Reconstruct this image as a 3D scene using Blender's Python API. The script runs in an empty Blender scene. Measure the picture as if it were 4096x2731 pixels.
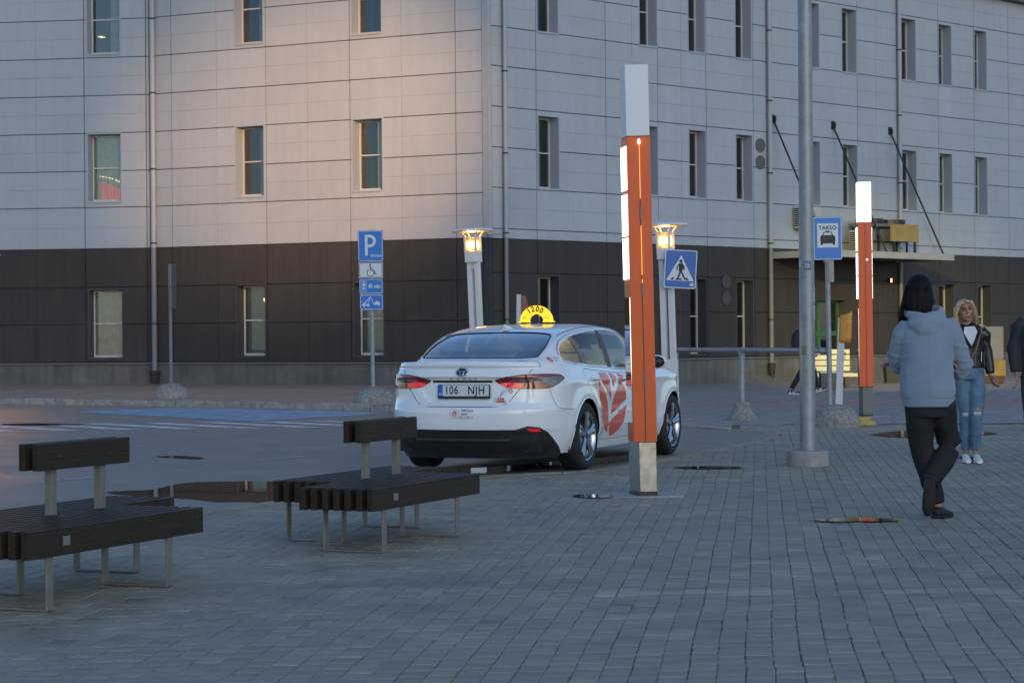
import bpy, bmesh, math, random
import numpy as np
from mathutils import Vector, Matrix, noise as mnoise
from mathutils.geometry import delaunay_2d_cdt, tessellate_polygon
R = math.radians
random.seed(7)
SC = bpy.context.scene
COL = SC.collection

# ---------------------------------------------------------------- camera
cam_d = bpy.data.cameras.new('camera'); cam = bpy.data.objects.new('camera', cam_d); COL.objects.link(cam)
cam_d.lens = 75.0; cam_d.sensor_width = 36.0; cam_d.clip_end = 3000.0; cam_d.clip_start = 0.1
cam_d.dof.use_dof = True; cam_d.dof.focus_distance = 20.5; cam_d.dof.aperture_fstop = 7.0
_p = math.atan(-9.0/4900.0); _r = R(0.45)
_f = Vector((0, math.cos(_p), math.sin(_p))); _u0 = Vector((0, -math.sin(_p), math.cos(_p))); _r0 = Vector((1, 0, 0))
_rt = math.cos(_r)*_r0 - math.sin(_r)*_u0; _up = math.sin(_r)*_r0 + math.cos(_r)*_u0
cam.matrix_world = Matrix(((_rt.x, _up.x, -_f.x, 0), (_rt.y, _up.y, -_f.y, 0), (_rt.z, _up.z, -_f.z, 1.3), (0, 0, 0, 1)))
SC.camera = cam

# ---------------------------------------------------------------- sky, sun, exposure
SUN_EL, SUN_AZ = R(22.0), R(158.0)          # what is left of the daylight comes from behind the camera
world = bpy.data.worlds.new('World'); SC.world = world; world.use_nodes = True
nt = world.node_tree; bg = nt.nodes['Background']
sky = nt.nodes.new('ShaderNodeTexSky'); sky.sky_type = 'NISHITA'; sky.sun_disc = False
sky.sun_elevation = SUN_EL; sky.sun_rotation = SUN_AZ; sky.air_density = 1.0; sky.dust_density = 0.8; sky.ozone_density = 4.4
nt.links.new(sky.outputs[0], bg.inputs['Color']); bg.inputs['Strength'].default_value = 0.05
sun_d = bpy.data.lights.new('sun', 'SUN'); sun = bpy.data.objects.new('sun', sun_d); COL.objects.link(sun)
sun_d.energy = 0.01; sun_d.angle = R(20); sun_d.color = (1.0, 0.9, 0.8)
_sd = Vector((math.sin(SUN_AZ)*math.cos(SUN_EL), math.cos(SUN_AZ)*math.cos(SUN_EL), math.sin(SUN_EL)))
sun.rotation_euler = _sd.to_track_quat('Z', 'Y').to_euler()
sun.location = (0, 0, 60)
SC.view_settings.view_transform = 'Standard'; SC.view_settings.look = 'None'
SC.view_settings.gamma = 1.0; SC.view_settings.use_curve_mapping = False
SC.view_settings.exposure = 1.95
SC.render.engine = 'CYCLES'
SC.cycles.use_denoising = True
SC.cycles.max_bounces = 6; SC.cycles.transparent_max_bounces = 16
SC.cycles.sample_clamp_indirect = 4.0
SC.cycles.caustics_reflective = False; SC.cycles.caustics_refractive = False

# ---------------------------------------------------------------- materials
MATS = {}
def mat(name, col, rough=0.5, metal=0.0, spec=0.5, var=0.0, scale=8.0, bump=0.0, bscale=60.0, coat=0.0,
        emit=None, estr=0.0, rvar=0.0, alpha=1.0, detail=6.0, attr=False, trans=0.0, streak=0.0, col2=None, sheen=0.0, coords='Object'):
    m = bpy.data.materials.new(name); m.use_nodes = True; MATS[name] = m
    n = m.node_tree.nodes; l = m.node_tree.links; b = n['Principled BSDF']
    b.inputs['Base Color'].default_value = (*col, 1); b.inputs['Roughness'].default_value = rough
    b.inputs['Metallic'].default_value = metal; b.inputs['Specular IOR Level'].default_value = spec
    if coat: b.inputs['Coat Weight'].default_value = coat; b.inputs['Coat Roughness'].default_value = 0.04
    if trans: b.inputs['Transmission Weight'].default_value = trans
    if sheen: b.inputs['Sheen Weight'].default_value = sheen
    if alpha < 1: b.inputs['Alpha'].default_value = alpha
    if emit: b.inputs['Emission Color'].default_value = (*emit, 1); b.inputs['Emission Strength'].default_value = estr
    need = var or bump or rvar or attr or streak
    if not need: return m
    tc = n.new('ShaderNodeTexCoord')
    src = None
    if var or rvar:
        nz = n.new('ShaderNodeTexNoise'); nz.inputs['Scale'].default_value = scale; nz.inputs['Detail'].default_value = detail
        nz.inputs['Roughness'].default_value = 0.62
        l.new(tc.outputs[coords], nz.inputs['Vector'])
        if var:
            mx = n.new('ShaderNodeMix'); mx.data_type = 'RGBA'
            c2 = col2 if col2 else tuple(max(0, c*(1-var)) for c in col)
            c1 = col if col2 else tuple(min(1, c*(1+var)) for c in col)
            rp = n.new('ShaderNodeMapRange'); rp.inputs[1].default_value = 0.32; rp.inputs[2].default_value = 0.68
            l.new(nz.outputs['Fac'], rp.inputs[0]); l.new(rp.outputs[0], mx.inputs['Factor'])
            mx.inputs['A'].default_value = (*c2, 1); mx.inputs['B'].default_value = (*c1, 1)
            src = mx.outputs['Result']
        if rvar:
            rr = n.new('ShaderNodeMapRange'); rr.inputs[1].default_value = 0.3; rr.inputs[2].default_value = 0.7
            rr.inputs[3].default_value = max(0.02, rough-rvar); rr.inputs[4].default_value = min(1, rough+rvar)
            l.new(nz.outputs['Fac'], rr.inputs[0]); l.new(rr.outputs[0], b.inputs['Roughness'])
    if streak:
        mp = n.new('ShaderNodeMapping'); mp.inputs['Scale'].default_value = (5.0, 5.0, 0.35)
        l.new(tc.outputs['Object'], mp.inputs['Vector'])
        ns = n.new('ShaderNodeTexNoise'); ns.inputs['Scale'].default_value = 1.3; ns.inputs['Detail'].default_value = 5
        l.new(mp.outputs[0], ns.inputs['Vector'])
        rs = n.new('ShaderNodeMapRange'); rs.inputs[1].default_value = 0.35; rs.inputs[2].default_value = 0.7
        rs.inputs[3].default_value = 1.0; rs.inputs[4].default_value = 1.0-streak
        l.new(ns.outputs['Fac'], rs.inputs[0])
        ms = n.new('ShaderNodeMix'); ms.data_type = 'RGBA'; ms.blend_type = 'MULTIPLY'; ms.inputs['Factor'].default_value = 1
        if src: l.new(src, ms.inputs['A'])
        else: ms.inputs['A'].default_value = (*col, 1)
        l.new(rs.outputs[0], ms.inputs['B']); src = ms.outputs['Result']
    if attr:
        at = n.new('ShaderNodeAttribute'); at.attribute_name = 'tone'
        ma = n.new('ShaderNodeMix'); ma.data_type = 'RGBA'; ma.blend_type = 'MULTIPLY'; ma.inputs['Factor'].default_value = 1
        if src: l.new(src, ma.inputs['A'])
        else: ma.inputs['A'].default_value = (*col, 1)
        l.new(at.outputs['Color'], ma.inputs['B']); src = ma.outputs['Result']
    if src: l.new(src, b.inputs['Base Color'])
    if bump:
        nb = n.new('ShaderNodeTexNoise'); nb.inputs['Scale'].default_value = bscale; nb.inputs['Detail'].default_value = 4
        l.new(tc.outputs[coords], nb.inputs['Vector'])
        bp = n.new('ShaderNodeBump'); bp.inputs['Strength'].default_value = bump; bp.inputs['Distance'].default_value = 0.01
        l.new(nb.outputs['Fac'], bp.inputs['Height']); l.new(bp.outputs[0], b.inputs['Normal'])
    return m

def glass(name, tint, refl=0.06, rough=0.02, fk=1.5):
    """thin pane: tinted see-through plus a mirror layer by angle"""
    m = bpy.data.materials.new(name); m.use_nodes = True; MATS[name] = m
    n = m.node_tree.nodes; l = m.node_tree.links; n.remove(n['Principled BSDF'])
    tr = n.new('ShaderNodeBsdfTransparent'); tr.inputs[0].default_value = (*tint, 1)
    gl = n.new('ShaderNodeBsdfGlossy'); gl.inputs['Roughness'].default_value = rough; gl.inputs[0].default_value = (1, 1, 1, 1)
    fr = n.new('ShaderNodeFresnel'); fr.inputs['IOR'].default_value = 1.5
    ad = n.new('ShaderNodeMath'); ad.operation = 'MULTIPLY_ADD'; ad.inputs[1].default_value = fk; ad.inputs[2].default_value = refl; ad.use_clamp = True
    l.new(fr.outputs[0], ad.inputs[0])
    mx = n.new('ShaderNodeMixShader'); l.new(ad.outputs[0], mx.inputs[0]); l.new(tr.outputs[0], mx.inputs[1]); l.new(gl.outputs[0], mx.inputs[2])
    l.new(mx.outputs[0], n['Material Output'].inputs['Surface'])
    return m

def emis(name, col, strength):
    m = bpy.data.materials.new(name); m.use_nodes = True; MATS[name] = m
    b = m.node_tree.nodes['Principled BSDF']; b.inputs['Base Color'].default_value = (*col, 1)
    b.inputs['Emission Color'].default_value = (*col, 1); b.inputs['Emission Strength'].default_value = strength
    b.inputs['Roughness'].default_value = 0.4
    return m

# ---------------------------------------------------------------- mesh helpers
class MB:
    def __init__(s): s.v = []; s.f = []; s.mi = []; s.tone = []
    def add(s, vs, fs, mi=0):
        o = len(s.v); s.v.extend(tuple(p) for p in vs); s.f.extend(tuple(o+i for i in f) for f in fs); s.mi.extend([mi]*len(fs)); return s
    def box(s, c, d, rz=0.0, mi=0, M=None):
        hx, hy, hz = d[0]/2, d[1]/2, d[2]/2
        vs = [(x, y, z) for z in (-hz, hz) for x, y in ((-hx, -hy), (hx, -hy), (hx, hy), (-hx, hy))]
        if M is not None: vs = [tuple(M @ Vector(p)) for p in vs]
        elif rz:
            ca, sa = math.cos(rz), math.sin(rz); vs = [(x*ca-y*sa, x*sa+y*ca, z) for x, y, z in vs]
        vs = [(x+c[0], y+c[1], z+c[2]) for x, y, z in vs]
        return s.add(vs, [(0, 3, 2, 1), (4, 5, 6, 7), (0, 1, 5, 4), (1, 2, 6, 5), (2, 3, 7, 6), (3, 0, 4, 7)], mi)
    def hexa(s, p, mi=0):   # 8 points: bottom ring, top ring
        return s.add(p, [(0, 3, 2, 1), (4, 5, 6, 7), (0, 1, 5, 4), (1, 2, 6, 5), (2, 3, 7, 6), (3, 0, 4, 7)], mi)
    def prism(s, poly, z0, z1, mi=0, f=None):
        n = len(poly); vs = [(x, y, z0) for x, y in poly]+[(x, y, z1) for x, y in poly]
        if f: vs = [f(*p) for p in vs]
        tris = tessellate_polygon([[Vector((x, y, 0)) for x, y in poly]])
        fs = []
        a = sum(poly[i][0]*poly[(i+1) % n][1]-poly[(i+1) % n][0]*poly[i][1] for i in range(n))
        for t in tris:
            q = [poly[i] for i in t]
            ar = (q[1][0]-q[0][0])*(q[2][1]-q[0][1])-(q[2][0]-q[0][0])*(q[1][1]-q[0][1])
            t = tuple(t) if ar > 0 else tuple(reversed(t))
            fs.append(tuple(n+i for i in t)); fs.append(tuple(reversed(t)))
        for i in range(n):
            j = (i+1) % n
            fs.append((i, j, n+j, n+i) if a > 0 else (j, i, n+i, n+j))
        return s.add(vs, fs, mi)
    def sheet(s, poly, z, mi=0, f=None):
        vs = [(x, y, z) for x, y in poly]
        if f: vs = [f(*p) for p in vs]
        tris = tessellate_polygon([[Vector((x, y, 0)) for x, y in poly]]); fs = []
        for t in tris:
            q = [poly[i] for i in t]
            ar = (q[1][0]-q[0][0])*(q[2][1]-q[0][1])-(q[2][0]-q[0][0])*(q[1][1]-q[0][1])
            fs.append(tuple(t) if ar > 0 else tuple(reversed(t)))
        return s.add(vs, fs, mi)
    def tube(s, path, rad, n=10, cap=True, mi=0, sq=None, up=(0, 0, 1)):
        """swept ring; rad = number, list of numbers or list of (rx, ry)"""
        P = [Vector(p) for p in path]; k = len(P); rings = []
        if not isinstance(rad, (list, tuple)): rad = [rad]*k
        ref = Vector(up)
        for i in range(k):
            t = (P[min(i+1, k-1)]-P[max(i-1, 0)]).normalized()
            r0 = ref if abs(t.dot(ref)) < 0.95 else Vector((0, 1, 0))
            a = t.cross(r0).normalized(); b = a.cross(t).normalized()
            rx, ry = rad[i] if isinstance(rad[i], (tuple, list)) else (rad[i], rad[i])
            ring = []
            for j in range(n):
                th = 2*math.pi*j/n; c, sn = math.cos(th), math.sin(th)
                if sq: c = math.copysign(abs(c)**sq, c); sn = math.copysign(abs(sn)**sq, sn)
                ring.append(tuple(P[i]+a*(rx*c)+b*(ry*sn)))
            rings.append(ring)
        vs = [p for r in rings for p in r]; fs = []
        for i in range(k-1):
            for j in range(n):
                j2 = (j+1) % n; fs.append((i*n+j, i*n+j2, (i+1)*n+j2, (i+1)*n+j))
        if cap: fs.append(tuple(reversed(range(n)))); fs.append(tuple((k-1)*n+j for j in range(n)))
        return s.add(vs, fs, mi)
    def cyl(s, c, r, z0, z1, n=16, r1=None, mi=0):
        return s.tube([(c[0], c[1], z0), (c[0], c[1], z1)], [r, r if r1 is None else r1], n, mi=mi)
    def lathe(s, prof, c=(0, 0, 0), n=24, axis='z', mi=0, closed=False):
        k = len(prof); vs = []
        for r, h in prof:
            for j in range(n):
                a = 2*math.pi*j/n; x, y = r*math.cos(a), r*math.sin(a)
                p = (x, y, h) if axis == 'z' else ((h, x, y) if axis == 'x' else (x, h, y))
                vs.append((p[0]+c[0], p[1]+c[1], p[2]+c[2]))
        fs = []
        for i in range(k if closed else k-1):
            i2 = (i+1) % k
            for j in range(n):
                j2 = (j+1) % n; q = (i*n+j, i*n+j2, i2*n+j2, i2*n+j)
                fs.append(q if axis != 'y' else tuple(reversed(q)))
        return s.add(vs, fs, mi)
    def ellipsoid(s, c, r, n=16, m=10, mi=0, M=None):
        vs = []; fs = []
        for i in range(m+1):
            th = math.pi*i/m
            for j in range(n):
                a = 2*math.pi*j/n; p = Vector((r[0]*math.sin(th)*math.cos(a), r[1]*math.sin(th)*math.sin(a), -r[2]*math.cos(th)))
                if M is not None: p = M @ p
                vs.append((p.x+c[0], p.y+c[1], p.z+c[2]))
        for i in range(m):
            for j in range(n):
                j2 = (j+1) % n; fs.append((i*n+j, i*n+j2, (i+1)*n+j2, (i+1)*n+j))
        return s.add(vs, fs, mi)
    def grid(s, fn, nu, nv, mi=0, flip=False):
        vs = [fn(i/nu, j/nv) for i in range(nu+1) for j in range(nv+1)]; fs = []
        for i in range(nu):
            for j in range(nv):
                a = i*(nv+1)+j; q = (a, a+nv+1, a+nv+2, a+1); fs.append(tuple(reversed(q)) if flip else q)
        return s.add(vs, fs, mi)
    def xf(s, f): s.v = [tuple(f(*p)) for p in s.v]; return s
    def mesh(s, name, smooth=None):
        me = bpy.data.meshes.new(name); me.from_pydata(s.v, [], s.f)
        if any(s.mi): me.polygons.foreach_set('material_index', s.mi)
        if smooth is not None:
            me.polygons.foreach_set('use_smooth', [True]*len(me.polygons))
            if smooth < 180: me.set_sharp_from_angle(angle=R(smooth))
        if s.tone:
            ca = me.color_attributes.new('tone', 'FLOAT_COLOR', 'POINT')
            ca.data.foreach_set('color', [x for t in s.tone for x in (*t, 1.0)])
        me.validate(); me.update(); return me
    def build(s, name, m, parent=None, smooth=None, bevel=0.0, origin=None, bseg=2):
        if origin is not None: s.v = [(x-origin[0], y-origin[1], z-origin[2]) for x, y, z in s.v]
        me = s.mesh(name, smooth); o = bpy.data.objects.new(name, me); COL.objects.link(o)
        for k in (m if isinstance(m, (list, tuple)) else [m]): me.materials.append(MATS[k] if isinstance(k, str) else k)
        if parent is not None: o.parent = parent
        if bevel:
            b = o.modifiers.new('bevel', 'BEVEL'); b.width = bevel; b.segments = bseg; b.limit_method = 'ANGLE'; b.angle_limit = R(40)
        return o

def tag(o, label, cat, group=None):
    o['label'] = label; o['category'] = cat
    if group: o['group'] = group
    return o
def kind(o, k): o['kind'] = k; return o
def thing(name, label, cat, loc=(0, 0, 0), rz=0.0, group=None):
    o = bpy.data.objects.new(name, None); COL.objects.link(o); o.empty_display_size = 0.2
    o.location = loc; o.rotation_euler = (0, 0, rz); return tag(o, label, cat, group)
def copy_tree(o, parent=None):
    c = o.copy(); COL.objects.link(c); c.parent = parent
    for ch in list(o.children): copy_tree(ch, c)
    return c
def text_mesh(txt, size, font_scale_x=1.0, spacing=1.0, bold=0.0, align='CENTER'):
    cu = bpy.data.curves.new('t', 'FONT'); cu.body = txt; cu.size = size; cu.align_x = align; cu.align_y = 'CENTER'
    cu.space_character = spacing; cu.offset = bold; cu.resolution_u = 3
    ob = bpy.data.objects.new('t', cu); COL.objects.link(ob)
    dg = bpy.context.evaluated_depsgraph_get(); me = bpy.data.meshes.new_from_object(ob.evaluated_get(dg))
    vs = [(v.co.x*font_scale_x, v.co.y) for v in me.vertices]; fs = [tuple(p.vertices) for p in me.polygons]
    bpy.data.objects.remove(ob); bpy.data.curves.remove(cu); bpy.data.meshes.remove(me)
    return vs, fs
def poly_inside(pts, poly):
    x, y = pts[:, 0], pts[:, 1]; ins = np.zeros(len(pts), bool); n = len(poly)
    for i in range(n):
        x1, y1 = poly[i]; x2, y2 = poly[(i+1) % n]
        if y1 == y2: continue
        c = ((y1 > y) != (y2 > y)) & (x < (x2-x1)*(y-y1)/(y2-y1)+x1); ins ^= c
    return ins
def poly_dist(pts, poly):
    d = np.full(len(pts), 1e9); n = len(poly)
    for i in range(n):
        a = np.array(poly[i]); b = np.array(poly[(i+1) % n]); ab = b-a; L = ab@ab
        if L < 1e-12: continue
        t = np.clip(((pts-a)@ab)/L, 0, 1); q = a+t[:, None]*ab; d = np.minimum(d, np.hypot(*(pts-q).T))
    return d
def resample(poly, step):
    out = []; n = len(poly)
    for i in range(n):
        a, b = poly[i], poly[(i+1) % n]; L = math.hypot(b[0]-a[0], b[1]-a[1]); k = max(1, int(math.ceil(L/step)))
        for j in range(k): out.append((a[0]+(b[0]-a[0])*j/k, a[1]+(b[1]-a[1])*j/k))
    return out
def patch2d(outer, holes, step):
    """constrained triangulation of a 2D outline with holes, interior grid points included"""
    polys = [resample(outer, step)]+[resample(h, step) for h in holes]
    vs = []; es = []
    for p in polys:
        o = len(vs); vs += p; es += [(o+i, o+(i+1) % len(p)) for i in range(len(p))]
    xs = np.arange(min(v[0] for v in outer), max(v[0] for v in outer), step); ys = np.arange(min(v[1] for v in outer), max(v[1] for v in outer), step)
    g = np.array([(x+(step/2 if j % 2 else 0), y) for j, y in enumerate(ys) for x in xs]) if len(xs) and len(ys) else np.zeros((0, 2))
    if len(g):
        ok = poly_inside(g, polys[0])
        for h in polys[1:]: ok &= ~poly_inside(g, h)
        g = g[ok]
        for p in polys:
            if len(g): g = g[poly_dist(g, p) > step*0.45]
    vs += [tuple(p) for p in g]
    r = delaunay_2d_cdt([Vector(v) for v in vs], es, [], 0, 1e-6)
    V = [(v.x, v.y) for v in r[0]]; T = np.array([tuple(f) for f in r[2]])
    A = np.array(V); c = A[T].mean(axis=1)
    ok = poly_inside(c, polys[0])
    for h in polys[1:]: ok &= ~poly_inside(c, h)
    out = []
    for t in T[ok]:
        a, b, cc = A[t]; ar = (b[0]-a[0])*(cc[1]-a[1])-(cc[0]-a[0])*(b[1]-a[1])
        if abs(ar) < 1e-10: continue
        out.append(tuple(int(i) for i in (t if ar > 0 else t[::-1])))
    return V, out
def smoothstep(a, b, x):
    t = min(1, max(0, (x-a)/(b-a))); return t*t*(3-2*t)
def interp(tab, x): return float(np.interp(x, [a for a, _ in tab], [b for _, b in tab]))
def hermite(tab):
    """smooth curve through (x, y) points, monotone-ish"""
    xs = [a for a, _ in tab]; ys = [b for _, b in tab]; n = len(xs); m = []
    for i in range(n):
        if i == 0: m.append((ys[1]-ys[0])/(xs[1]-xs[0]))
        elif i == n-1: m.append((ys[-1]-ys[-2])/(xs[-1]-xs[-2]))
        else:
            d0 = (ys[i]-ys[i-1])/(xs[i]-xs[i-1]); d1 = (ys[i+1]-ys[i])/(xs[i+1]-xs[i])
            m.append(0 if d0*d1 <= 0 else 2*d0*d1/(d0+d1))
    def f(x):
        if x <= xs[0]: return ys[0]
        if x >= xs[-1]: return ys[-1]
        i = int(np.searchsorted(xs, x)-1); h = xs[i+1]-xs[i]; t = (x-xs[i])/h
        return (2*t**3-3*t*t+1)*ys[i]+(t**3-2*t*t+t)*h*m[i]+(-2*t**3+3*t*t)*ys[i+1]+(t**3-t*t)*h*m[i+1]
    return f
def catmull(pts, k=6):
    out = []
    for i in range(len(pts)-1):
        p0 = pts[max(i-1, 0)]; p1 = pts[i]; p2 = pts[i+1]; p3 = pts[min(i+2, len(pts)-1)]
        for j in range(k):
            t = j/k
            out.append(tuple(0.5*((2*b)+(-a+c)*t+(2*a-5*b+4*c-d)*t*t+(-a+3*b-3*c+d)*t**3) for a, b, c, d in zip(p0, p1, p2, p3)))
    out.append(tuple(pts[-1])); return out
# ---------------------------------------------------------------- the materials of the place
mat('asphalt', (0.205, 0.19, 0.152), 0.5, var=0.24, scale=0.8, bump=0.5, bscale=180, rvar=0.16)
mat('earth', (0.07, 0.07, 0.07), 0.8, var=0.2, scale=0.3)
mat('paver', (0.272, 0.252, 0.190), 0.66, spec=.35, var=0.24, scale=1.7, bump=0.35, bscale=140, rvar=0.14, attr=True)
mat('joint_soil', (0.155, 0.145, 0.105), 0.85, var=0.35, scale=9, bump=0.5, bscale=90)
mat('granite', (0.33, 0.30, 0.26), 0.6, var=0.35, scale=7, bump=0.5, bscale=60, rvar=0.15)
mat('concrete_dome', (0.25, 0.235, 0.21), 0.85, var=0.45, scale=22, bump=1.0, bscale=70)
mat('concrete_smooth', (0.27, 0.265, 0.25), 0.8, var=0.2, scale=9, bump=0.4, bscale=50)
mat('blue_paint', (0.27, 0.43, 0.55), 0.55, var=0.35, scale=2.5, bump=0.3, bscale=160, col2=(0.10, 0.19, 0.30))
mat('white_line', (0.80, 0.80, 0.77), 0.6, var=0.3, scale=3.0, bump=0.3, bscale=160, col2=(0.26, 0.26, 0.26))
mat('water', (0.03, 0.03, 0.028), 0.02, spec=0.9)
def wet_edge(m):      # the sheet thins out to damp ground at its rim
    n = m.node_tree.nodes; l = m.node_tree.links; b = n['Principled BSDF']; at = n.new('ShaderNodeAttribute'); at.attribute_name = 'tone'
    tc = n.new('ShaderNodeTexCoord'); nz = n.new('ShaderNodeTexNoise'); nz.inputs['Scale'].default_value = 14; nz.inputs['Detail'].default_value = 5; l.new(tc.outputs['Object'], nz.inputs['Vector'])
    a1 = n.new('ShaderNodeMath'); a1.operation = 'MULTIPLY_ADD'; a1.inputs[1].default_value = .9; a1.inputs[2].default_value = -.45; l.new(nz.outputs['Fac'], a1.inputs[0])
    ad = n.new('ShaderNodeMath'); ad.operation = 'ADD'; l.new(at.outputs['Fac'], ad.inputs[0]); l.new(a1.outputs[0], ad.inputs[1])
    mr = n.new('ShaderNodeMapRange'); mr.interpolation_type = 'SMOOTHSTEP'; mr.inputs[1].default_value = .22; mr.inputs[2].default_value = .75; l.new(ad.outputs[0], mr.inputs[0])
    mu = n.new('ShaderNodeMath'); mu.operation = 'MULTIPLY'; l.new(mr.outputs[0], mu.inputs[0]); mr2 = n.new('ShaderNodeMapRange'); mr2.inputs[2].default_value = .25; l.new(at.outputs['Fac'], mr2.inputs[0]); l.new(mr2.outputs[0], mu.inputs[1]); l.new(mu.outputs[0], b.inputs['Alpha'])
wet_edge(MATS['water'])
mat('panel_light', (0.375, 0.405, 0.43), 0.62, var=0.04, scale=0.9, bump=0.05, bscale=220, attr=True, streak=0.065)
mat('panel_dark', (0.056, 0.051, 0.047), 0.6, spec=.15, var=0.06, scale=0.9, bump=0.05, bscale=220, attr=True, streak=0.15)
mat('joint_dark', (0.02, 0.02, 0.02), 0.8)
mat('plinth', (0.13, 0.125, 0.115), 0.85, var=0.22, scale=1.6, bump=0.3, bscale=60, streak=0.25)
mat('trim_grey', (0.13, 0.13, 0.13), 0.5)
mat('pipe_light', (0.33, 0.355, 0.375), 0.45, var=0.06, scale=3)
mat('pipe_grey', (0.16, 0.165, 0.17), 0.45, var=0.1, scale=3)
mat('pipe_dark', (0.025, 0.025, 0.027), 0.6)
mat('reveal_light', (0.35, 0.39, 0.44), 0.55)
mat('reveal_dark', (0.05, 0.05, 0.055), 0.55)
mat('frame_light', (0.52, 0.52, 0.51), 0.4)
mat('frame_green', (0.04, 0.13, 0.05), 0.45)
mat('room_dark', (0.03, 0.035, 0.035), 0.9)
mat('room_pale', (0.34, 0.34, 0.30), 0.9, var=0.3, scale=2)
mat('curtain', (0.50, 0.51, 0.47), 0.9, var=0.15, scale=5)
glass('pane', (0.55, 0.66, 0.64), 0.05, 0.015)
mat('black_metal', (0.015, 0.015, 0.016), 0.45)
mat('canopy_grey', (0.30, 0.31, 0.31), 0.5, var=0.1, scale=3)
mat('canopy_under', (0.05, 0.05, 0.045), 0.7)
mat('ac_cream', (0.45, 0.44, 0.40), 0.5, var=0.08, scale=6)
mat('yellow_board', (0.30, 0.215, 0.065), 0.6, var=0.1, scale=4)
mat('galv', (0.27, 0.29, 0.30), 0.5, metal=0.45, var=0.22, scale=9, rvar=0.1)
mat('steel_brushed', (0.46, 0.46, 0.46), 0.22, metal=1.0, rvar=0.06, var=0.06, scale=12)
mat('steel_mirror', (0.62, 0.63, 0.64), 0.05, metal=1.0)
mat('orange_coat', (0.68, 0.10, 0.008), 0.42, var=0.07, scale=3, bump=0.03, bscale=300)
mat('cap_grey', (0.66, 0.69, 0.70), 0.4)
mat('base_grey', (0.16, 0.155, 0.145), 0.6, var=0.12, scale=6)
emis('panel_lit', (1.0, 0.99, 0.94), .55)
emis('cap_lit', (1.0, 0.98, 0.88), .32)
emis('seam_lit', (1.0, 0.38, 0.06), .28)
emis('led_point', (1.0, 0.97, 0.9), 1.2)
mat('lamp_white', (0.68, 0.66, 0.64), 0.4, var=0.05, scale=4)
emis('flood_glass', (1.0, 0.6, 0.2), 1.6)
mat('lamp_disc', (0.70, 0.72, 0.74), 0.35)
def hot_diffuser(name):
    m = emis(name, (1.0, .5, .12), 1.0); n = m.node_tree.nodes; l = m.node_tree.links; b = n['Principled BSDF']
    tc = n.new('ShaderNodeTexCoord'); vm = n.new('ShaderNodeVectorMath'); vm.operation = 'SUBTRACT'; vm.inputs[1].default_value = (0, 0, 2.765); l.new(tc.outputs['Object'], vm.inputs[0])
    ln = n.new('ShaderNodeVectorMath'); ln.operation = 'LENGTH'; l.new(vm.outputs[0], ln.inputs[0])
    mr = n.new('ShaderNodeMapRange'); mr.inputs[1].default_value = .088; mr.inputs[2].default_value = .135; mr.inputs[3].default_value = 1.0; mr.inputs[4].default_value = 0.0; l.new(ln.outputs['Value'], mr.inputs[0])
    mx = n.new('ShaderNodeMix'); mx.data_type = 'RGBA'; mx.inputs['A'].default_value = (1.0, .30, .03, 1); mx.inputs['B'].default_value = (1.0, .72, .34, 1); l.new(mr.outputs[0], mx.inputs['Factor']); l.new(mx.outputs['Result'], b.inputs['Emission Color'])
    m2 = n.new('ShaderNodeMapRange'); m2.inputs[3].default_value = .22; m2.inputs[4].default_value = 1.3; l.new(mr.outputs[0], m2.inputs[0]); l.new(m2.outputs[0], b.inputs['Emission Strength'])
hot_diffuser('lamp_glow')
mat('sign_blue', (0.02, 0.17, 0.52), 0.4, var=0.05, scale=20)
mat('sign_deep', (0.03, 0.13, 0.40), 0.4, var=0.05, scale=20)
mat('sign_white', (0.60, 0.64, 0.66), 0.4)
mat('sign_black', (0.012, 0.013, 0.014), 0.5)
mat('sign_back', (0.17, 0.18, 0.18), 0.4, metal=0.6, var=0.1, scale=8)
mat('sticker_dim', (0.42, 0.55, 0.68), 0.5)
mat('bench_wood', (0.034, 0.025, 0.017), 0.5, spec=.14, var=0.3, scale=70, bump=0.2, bscale=90, rvar=0.05)
for _n in [k for k in MATS['bench_wood'].node_tree.nodes if k.type == 'TEX_NOISE']:      # grain runs along the slats
    _t = MATS['bench_wood'].node_tree; _m = _t.nodes.new('ShaderNodeMapping'); _m.inputs['Scale'].default_value = (1.0, .035, 1.0)
    _c = _t.nodes.new('ShaderNodeTexCoord'); _t.links.new(_c.outputs['Object'], _m.inputs['Vector']); _t.links.new(_m.outputs[0], _n.inputs['Vector'])
mat('bench_steel', (0.22, 0.20, 0.18), 0.5, metal=0.4, var=0.15, scale=14)
mat('cream_paint', (0.58, 0.55, 0.40), 0.5, var=0.05, scale=6)
mat('post_white', (0.48, 0.50, 0.51), 0.5, var=0.1, scale=8)
mat('flag_orange', (0.62, 0.26, 0.03), 0.45, var=0.3, scale=7)
mat('yellow_block', (0.42, 0.33, 0.09), 0.6, var=0.2, scale=12)
mat('planter_dark', (0.03, 0.035, 0.03), 0.7)
mat('planter_wood', (0.08, 0.045, 0.03), 0.7)
mat('bin_blue', (0.02, 0.03, 0.045), 0.5)
mat('bin_bag', (0.30, 0.42, 0.50), 0.5)
mat('leaf_grey', (0.20, 0.25, 0.19), 0.6)
mat('flower_violet', (0.05, 0.03, 0.16), 0.6)
mat('grass_blade', (0.06, 0.09, 0.04), 0.7)
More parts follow.
